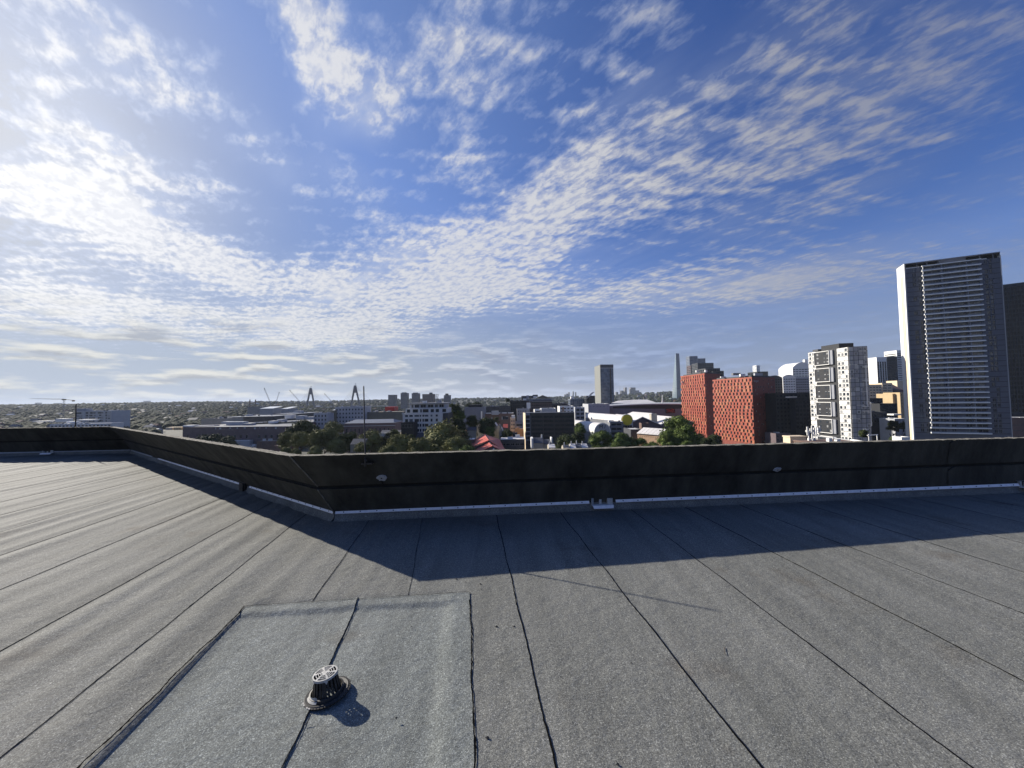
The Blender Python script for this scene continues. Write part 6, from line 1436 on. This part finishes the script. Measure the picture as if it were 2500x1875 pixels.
TREES=[
 ('broad olive tree right of the brick shed, tallest at the left of the near trees',735,1030,72,262,'leafc'),
 ('rounded olive tree with sunlit left side just right of the brick sheds',702,1057,46,235,'leafa'),
 ('upright sunlit olive tree, second from the brick sheds',735,1056,44,225,'leafa'),
 ('tall sunlit gum tree with several rounded heads left of the lightning rod',792,1049,66,212,'leafa'),
 ('low round bush-like tree over the parapet corner, left one',700,1093,26,190,'leafa'),
 ('low round bush-like tree over the parapet corner, right one',722,1095,24,188,'leafa'),
 ('round bushy tree directly over the parapet left of the lightning rod',770,1090,30,186,'leafa'),
 ('low olive tree at the foot of the lightning rod, on its left',822,1075,46,205,'leafa'),
 ('sparse olive tree immediately right of the lightning rod',905,1052,56,225,'leafa'),
 ('dark tree behind the sparse olive one, right of the lightning rod',930,1068,48,235,'leafc'),
 ('small sunlit tree over the parapet below the slate roofed house',885,1082,34,190,'leafa'),
 ('sunlit olive tree left of the big one, below the dark roofed house',975,1064,62,205,'leafa'),
 ('small tree hugging the parapet left of the big sunlit tree',950,1086,44,180,'leafa'),
 ('biggest sunlit olive tree of the centre left, below the white apartment block',1076,1036,112,200,'leafa'),
 ('low bright clump at the left foot of the biggest olive tree',1020,1073,52,180,'leafa'),
 ('low bright clump at the right foot of the biggest olive tree',1108,1070,56,182,'leafa'),
 ('low yellowish green bush in front of the red roofs',1140,1090,58,165,'leafb'),
 ('tall dark tree right of the white apartment block',1107,989,52,265,'leafc'),
 ('lighter green tree leaning on the tall dark one',1124,1003,26,258,'leafb'),
 ('dark tree below the tall dark one, in shade',1117,1025,44,250,'leafc'),
 ('palm-like dark tree in front of the blue-grey box building',1150,1015,36,265,'leafc'),
 ('dark rounded tree above the old houses, in the middle of the gardens',1187,1021,46,262,'leafc'),
 ('small green tree right below the dark rounded one',1197,1042,30,250,'leafb'),
 ('dark reddish tree in front of the big arched window',1212,1019,18,300,'leafc'),
 ('dark garden tree right of the terrace houses',1238,1050,34,240,'leafc'),
 ('small tree behind the orange-lit chimney',1152,1050,30,262,'leafc'),
 ('dark tree in front of the office block, right of the grey roofed house',1382,1064,56,200,'leafc'),
 ('green sunlit tree at the right side of the office block',1414,1034,30,250,'leafb'),
 ('dark tree below the sunlit one right of the office block',1412,1056,34,235,'leafc'),
 ('bright green tree in front of the lettered museum vault',1464,1053,60,205,'leafb'),
 ('bright green tree right of the one before the lettered vault',1513,1059,56,198,'leafb'),
 ('green tree below the disc tower, third of the row',1535,1068,40,200,'leafb'),
 ('small green tree in front of the sunlit brick hall, left',1560,1070,38,196,'leafb'),
 ('low green tree under the sunlit brick hall',1590,1080,44,185,'leafb'),
 ('biggest dark green tree, in front of the left red tower',1654,1020,96,205,'leafb'),
 ('green tree at the left foot of the biggest dark green tree',1628,1050,48,198,'leafb'),
 ('low brownish bush at the foot of the left red tower',1678,1077,34,170,'leafb'),
 ('small tree in front of the right face of the glass apartment tower',2108,1050,22,180,'leafc'),
 ('dark shrubby tree left of the small white peaked building',2178,1028,30,270,'leafc'),
 ('dark tree beside the small white peaked building, near the tall tower',2205,1032,20,262,'leafc'),
 ('low green hedge-like tree at the foot of the tall tower',2185,1068,50,150,'leafb'),
 ('grey-green tree mass behind the sparse olive tree, left of the slate roofed house',858,1058,54,240,'leafc'),
 ('dark olive tree between the lightning rod and the brick warehouse corner',838,1060,40,232,'leafc'),
 ('wide dark tree behind the tall sunlit gum, below the brick warehouse',760,1040,60,275,'leafc'),
 ('mid green tree in front of the dark roofed house',1000,1062,44,215,'leafc'),
 ('dark tree below the dark glazed penthouse box',960,1050,40,240,'leafc'),
 ('dark tree under the tall dark ones, next to the lit chimney',1120,1050,50,215,'leafc'),
 ('leafy dark tree left of the red roofs, behind the yellowish bush',1130,1070,46,195,'leafa'),
 ('dark street tree between the two red towers feet',1745,1062,40,260,'leafc'),
 ('dark street tree at the right foot of the biggest dark green tree',1705,1060,44,240,'leafc'),
 ('dark low tree at the foot of the broad red tower, left corner',1725,1070,36,220,'leafc'),
 ('bush behind the brick warehouse, left end',815,1030,40,300,'leafa'),
 ('tree at the left end of the long warehouse, in front of its dark wall',520,1062,70,300,'leafc'),
 ('tree further right in front of the long warehouse wall',560,1066,40,295,'leafc'),
 ('dark tree on the skyline left of the dark blocky building',1239,972.5,12,520,'leafc'),
 ('dark round tree above the black shed on the box building',1163,982,26,480,'leafc'),
 ('green round tree above the box building, left of the dark one',1145,985,20,470,'leafc'),
]
for t in TREES: tree(*t)
# ---- far tree canopy and far houses: nobody could count them
def canopy():
    r=random.Random(21); V=[];Fc=[]; v,f=I1; va=np.array(v); fa=np.array(f); off=0; cnt=0
    def put(x,y,s,h):
        nonlocal off
        j=1+.25*np.array([r.uniform(-1,1) for _ in range(len(v))])
        z=terrain(x,y); p=va*j[:,None]; p=p*np.array([s,s,h])+np.array([x,y,z+h*.55]); V.append(p); Fc.append(fa+off); off+=len(v)
    for k in range(15000):
        u=r.uniform(-60,560) if k%2 else r.uniform(-60,1900); y=math.exp(r.uniform(math.log(430 if u<380 else 620),math.log(5200)))
        if u>560 and y<900: y*=2.2
        p=at(u,1000,y); s=r.uniform(3.5,7)*(1+y/2200); 
        put(p.x,y,s,min(s*.8,5+r.random()*5+y/900))
    V=np.concatenate(V); Fc=np.concatenate(Fc); me=bpy.data.meshes.new('canopy'); me.from_pydata(V.tolist(),[],Fc.tolist()); me.materials.append(M['far']); me.polygons.foreach_set('use_smooth',[True]*len(me.polygons)); o=bpy.data.objects.new('far_tree_canopy',me); scene.collection.objects.link(o); o['kind']='stuff'
canopy()
def far_houses():
    r=random.Random(8); mb=MB()
    for k in range(700):
        u=r.uniform(-60,2300); y=math.exp(r.uniform(math.log(480 if u<380 else 680),math.log(4200))); 
        if u>1480: y=max(y,900)
        p=at(u,1000,y); x=p.x; z=terrain(x,y); w=r.uniform(5,14)*(1+y/2600); d=r.uniform(6,12); h=r.uniform(4,9)*(1+y/5000); c=r.choice((0,1,1,3,3,3,5,4)); 
        mb.box((x-w/2,y,z),(x+w/2,y+d,z+h),c)
        q=r.choice((3,5,5,6,6,2)); rd=h*.35; mb.poly([(x-w/2,y-.3,z+h),(x+w/2,y-.3,z+h),(x+w/2,y+d,z+h),(x-w/2,y+d,z+h),(x-w/2,y+d/2,z+h+rd),(x+w/2,y+d/2,z+h+rd)],[(0,1,5,4),(2,3,4,5),(0,4,3),(1,2,5)],q)
    mb.build('far_houses',[M['grey'],M['brick'],M['offw'],M['midg'],M['olive'],M['sloper'],M['redrf']],kind='stuff')
M['redrf']=mat('faded_tile_roof',(.20,.11,.08),.85,.2,.1)
far_houses()
# ---- thin haze
def haze():
    hb=MB(); top=zt(1653,863,2000)+35; hb.box((-33000,-33000,GZ-60),(33000,36500,top)); m=bpy.data.materials.new('haze'); m.use_nodes=True; nt=m.node_tree; nt.nodes.clear()
    o=nt.nodes.new('ShaderNodeOutputMaterial'); v=nt.nodes.new('ShaderNodeVolumePrincipled'); v.inputs['Color'].default_value=(.74,.84,1,1); v.inputs['Density'].default_value=HAZE; v.inputs['Anisotropy'].default_value=.1
    nt.links.new(v.outputs[0],o.inputs['Volume']); ob=hb.build('haze',m); ob['kind']='stuff'
HAZE=4.5e-5
haze()
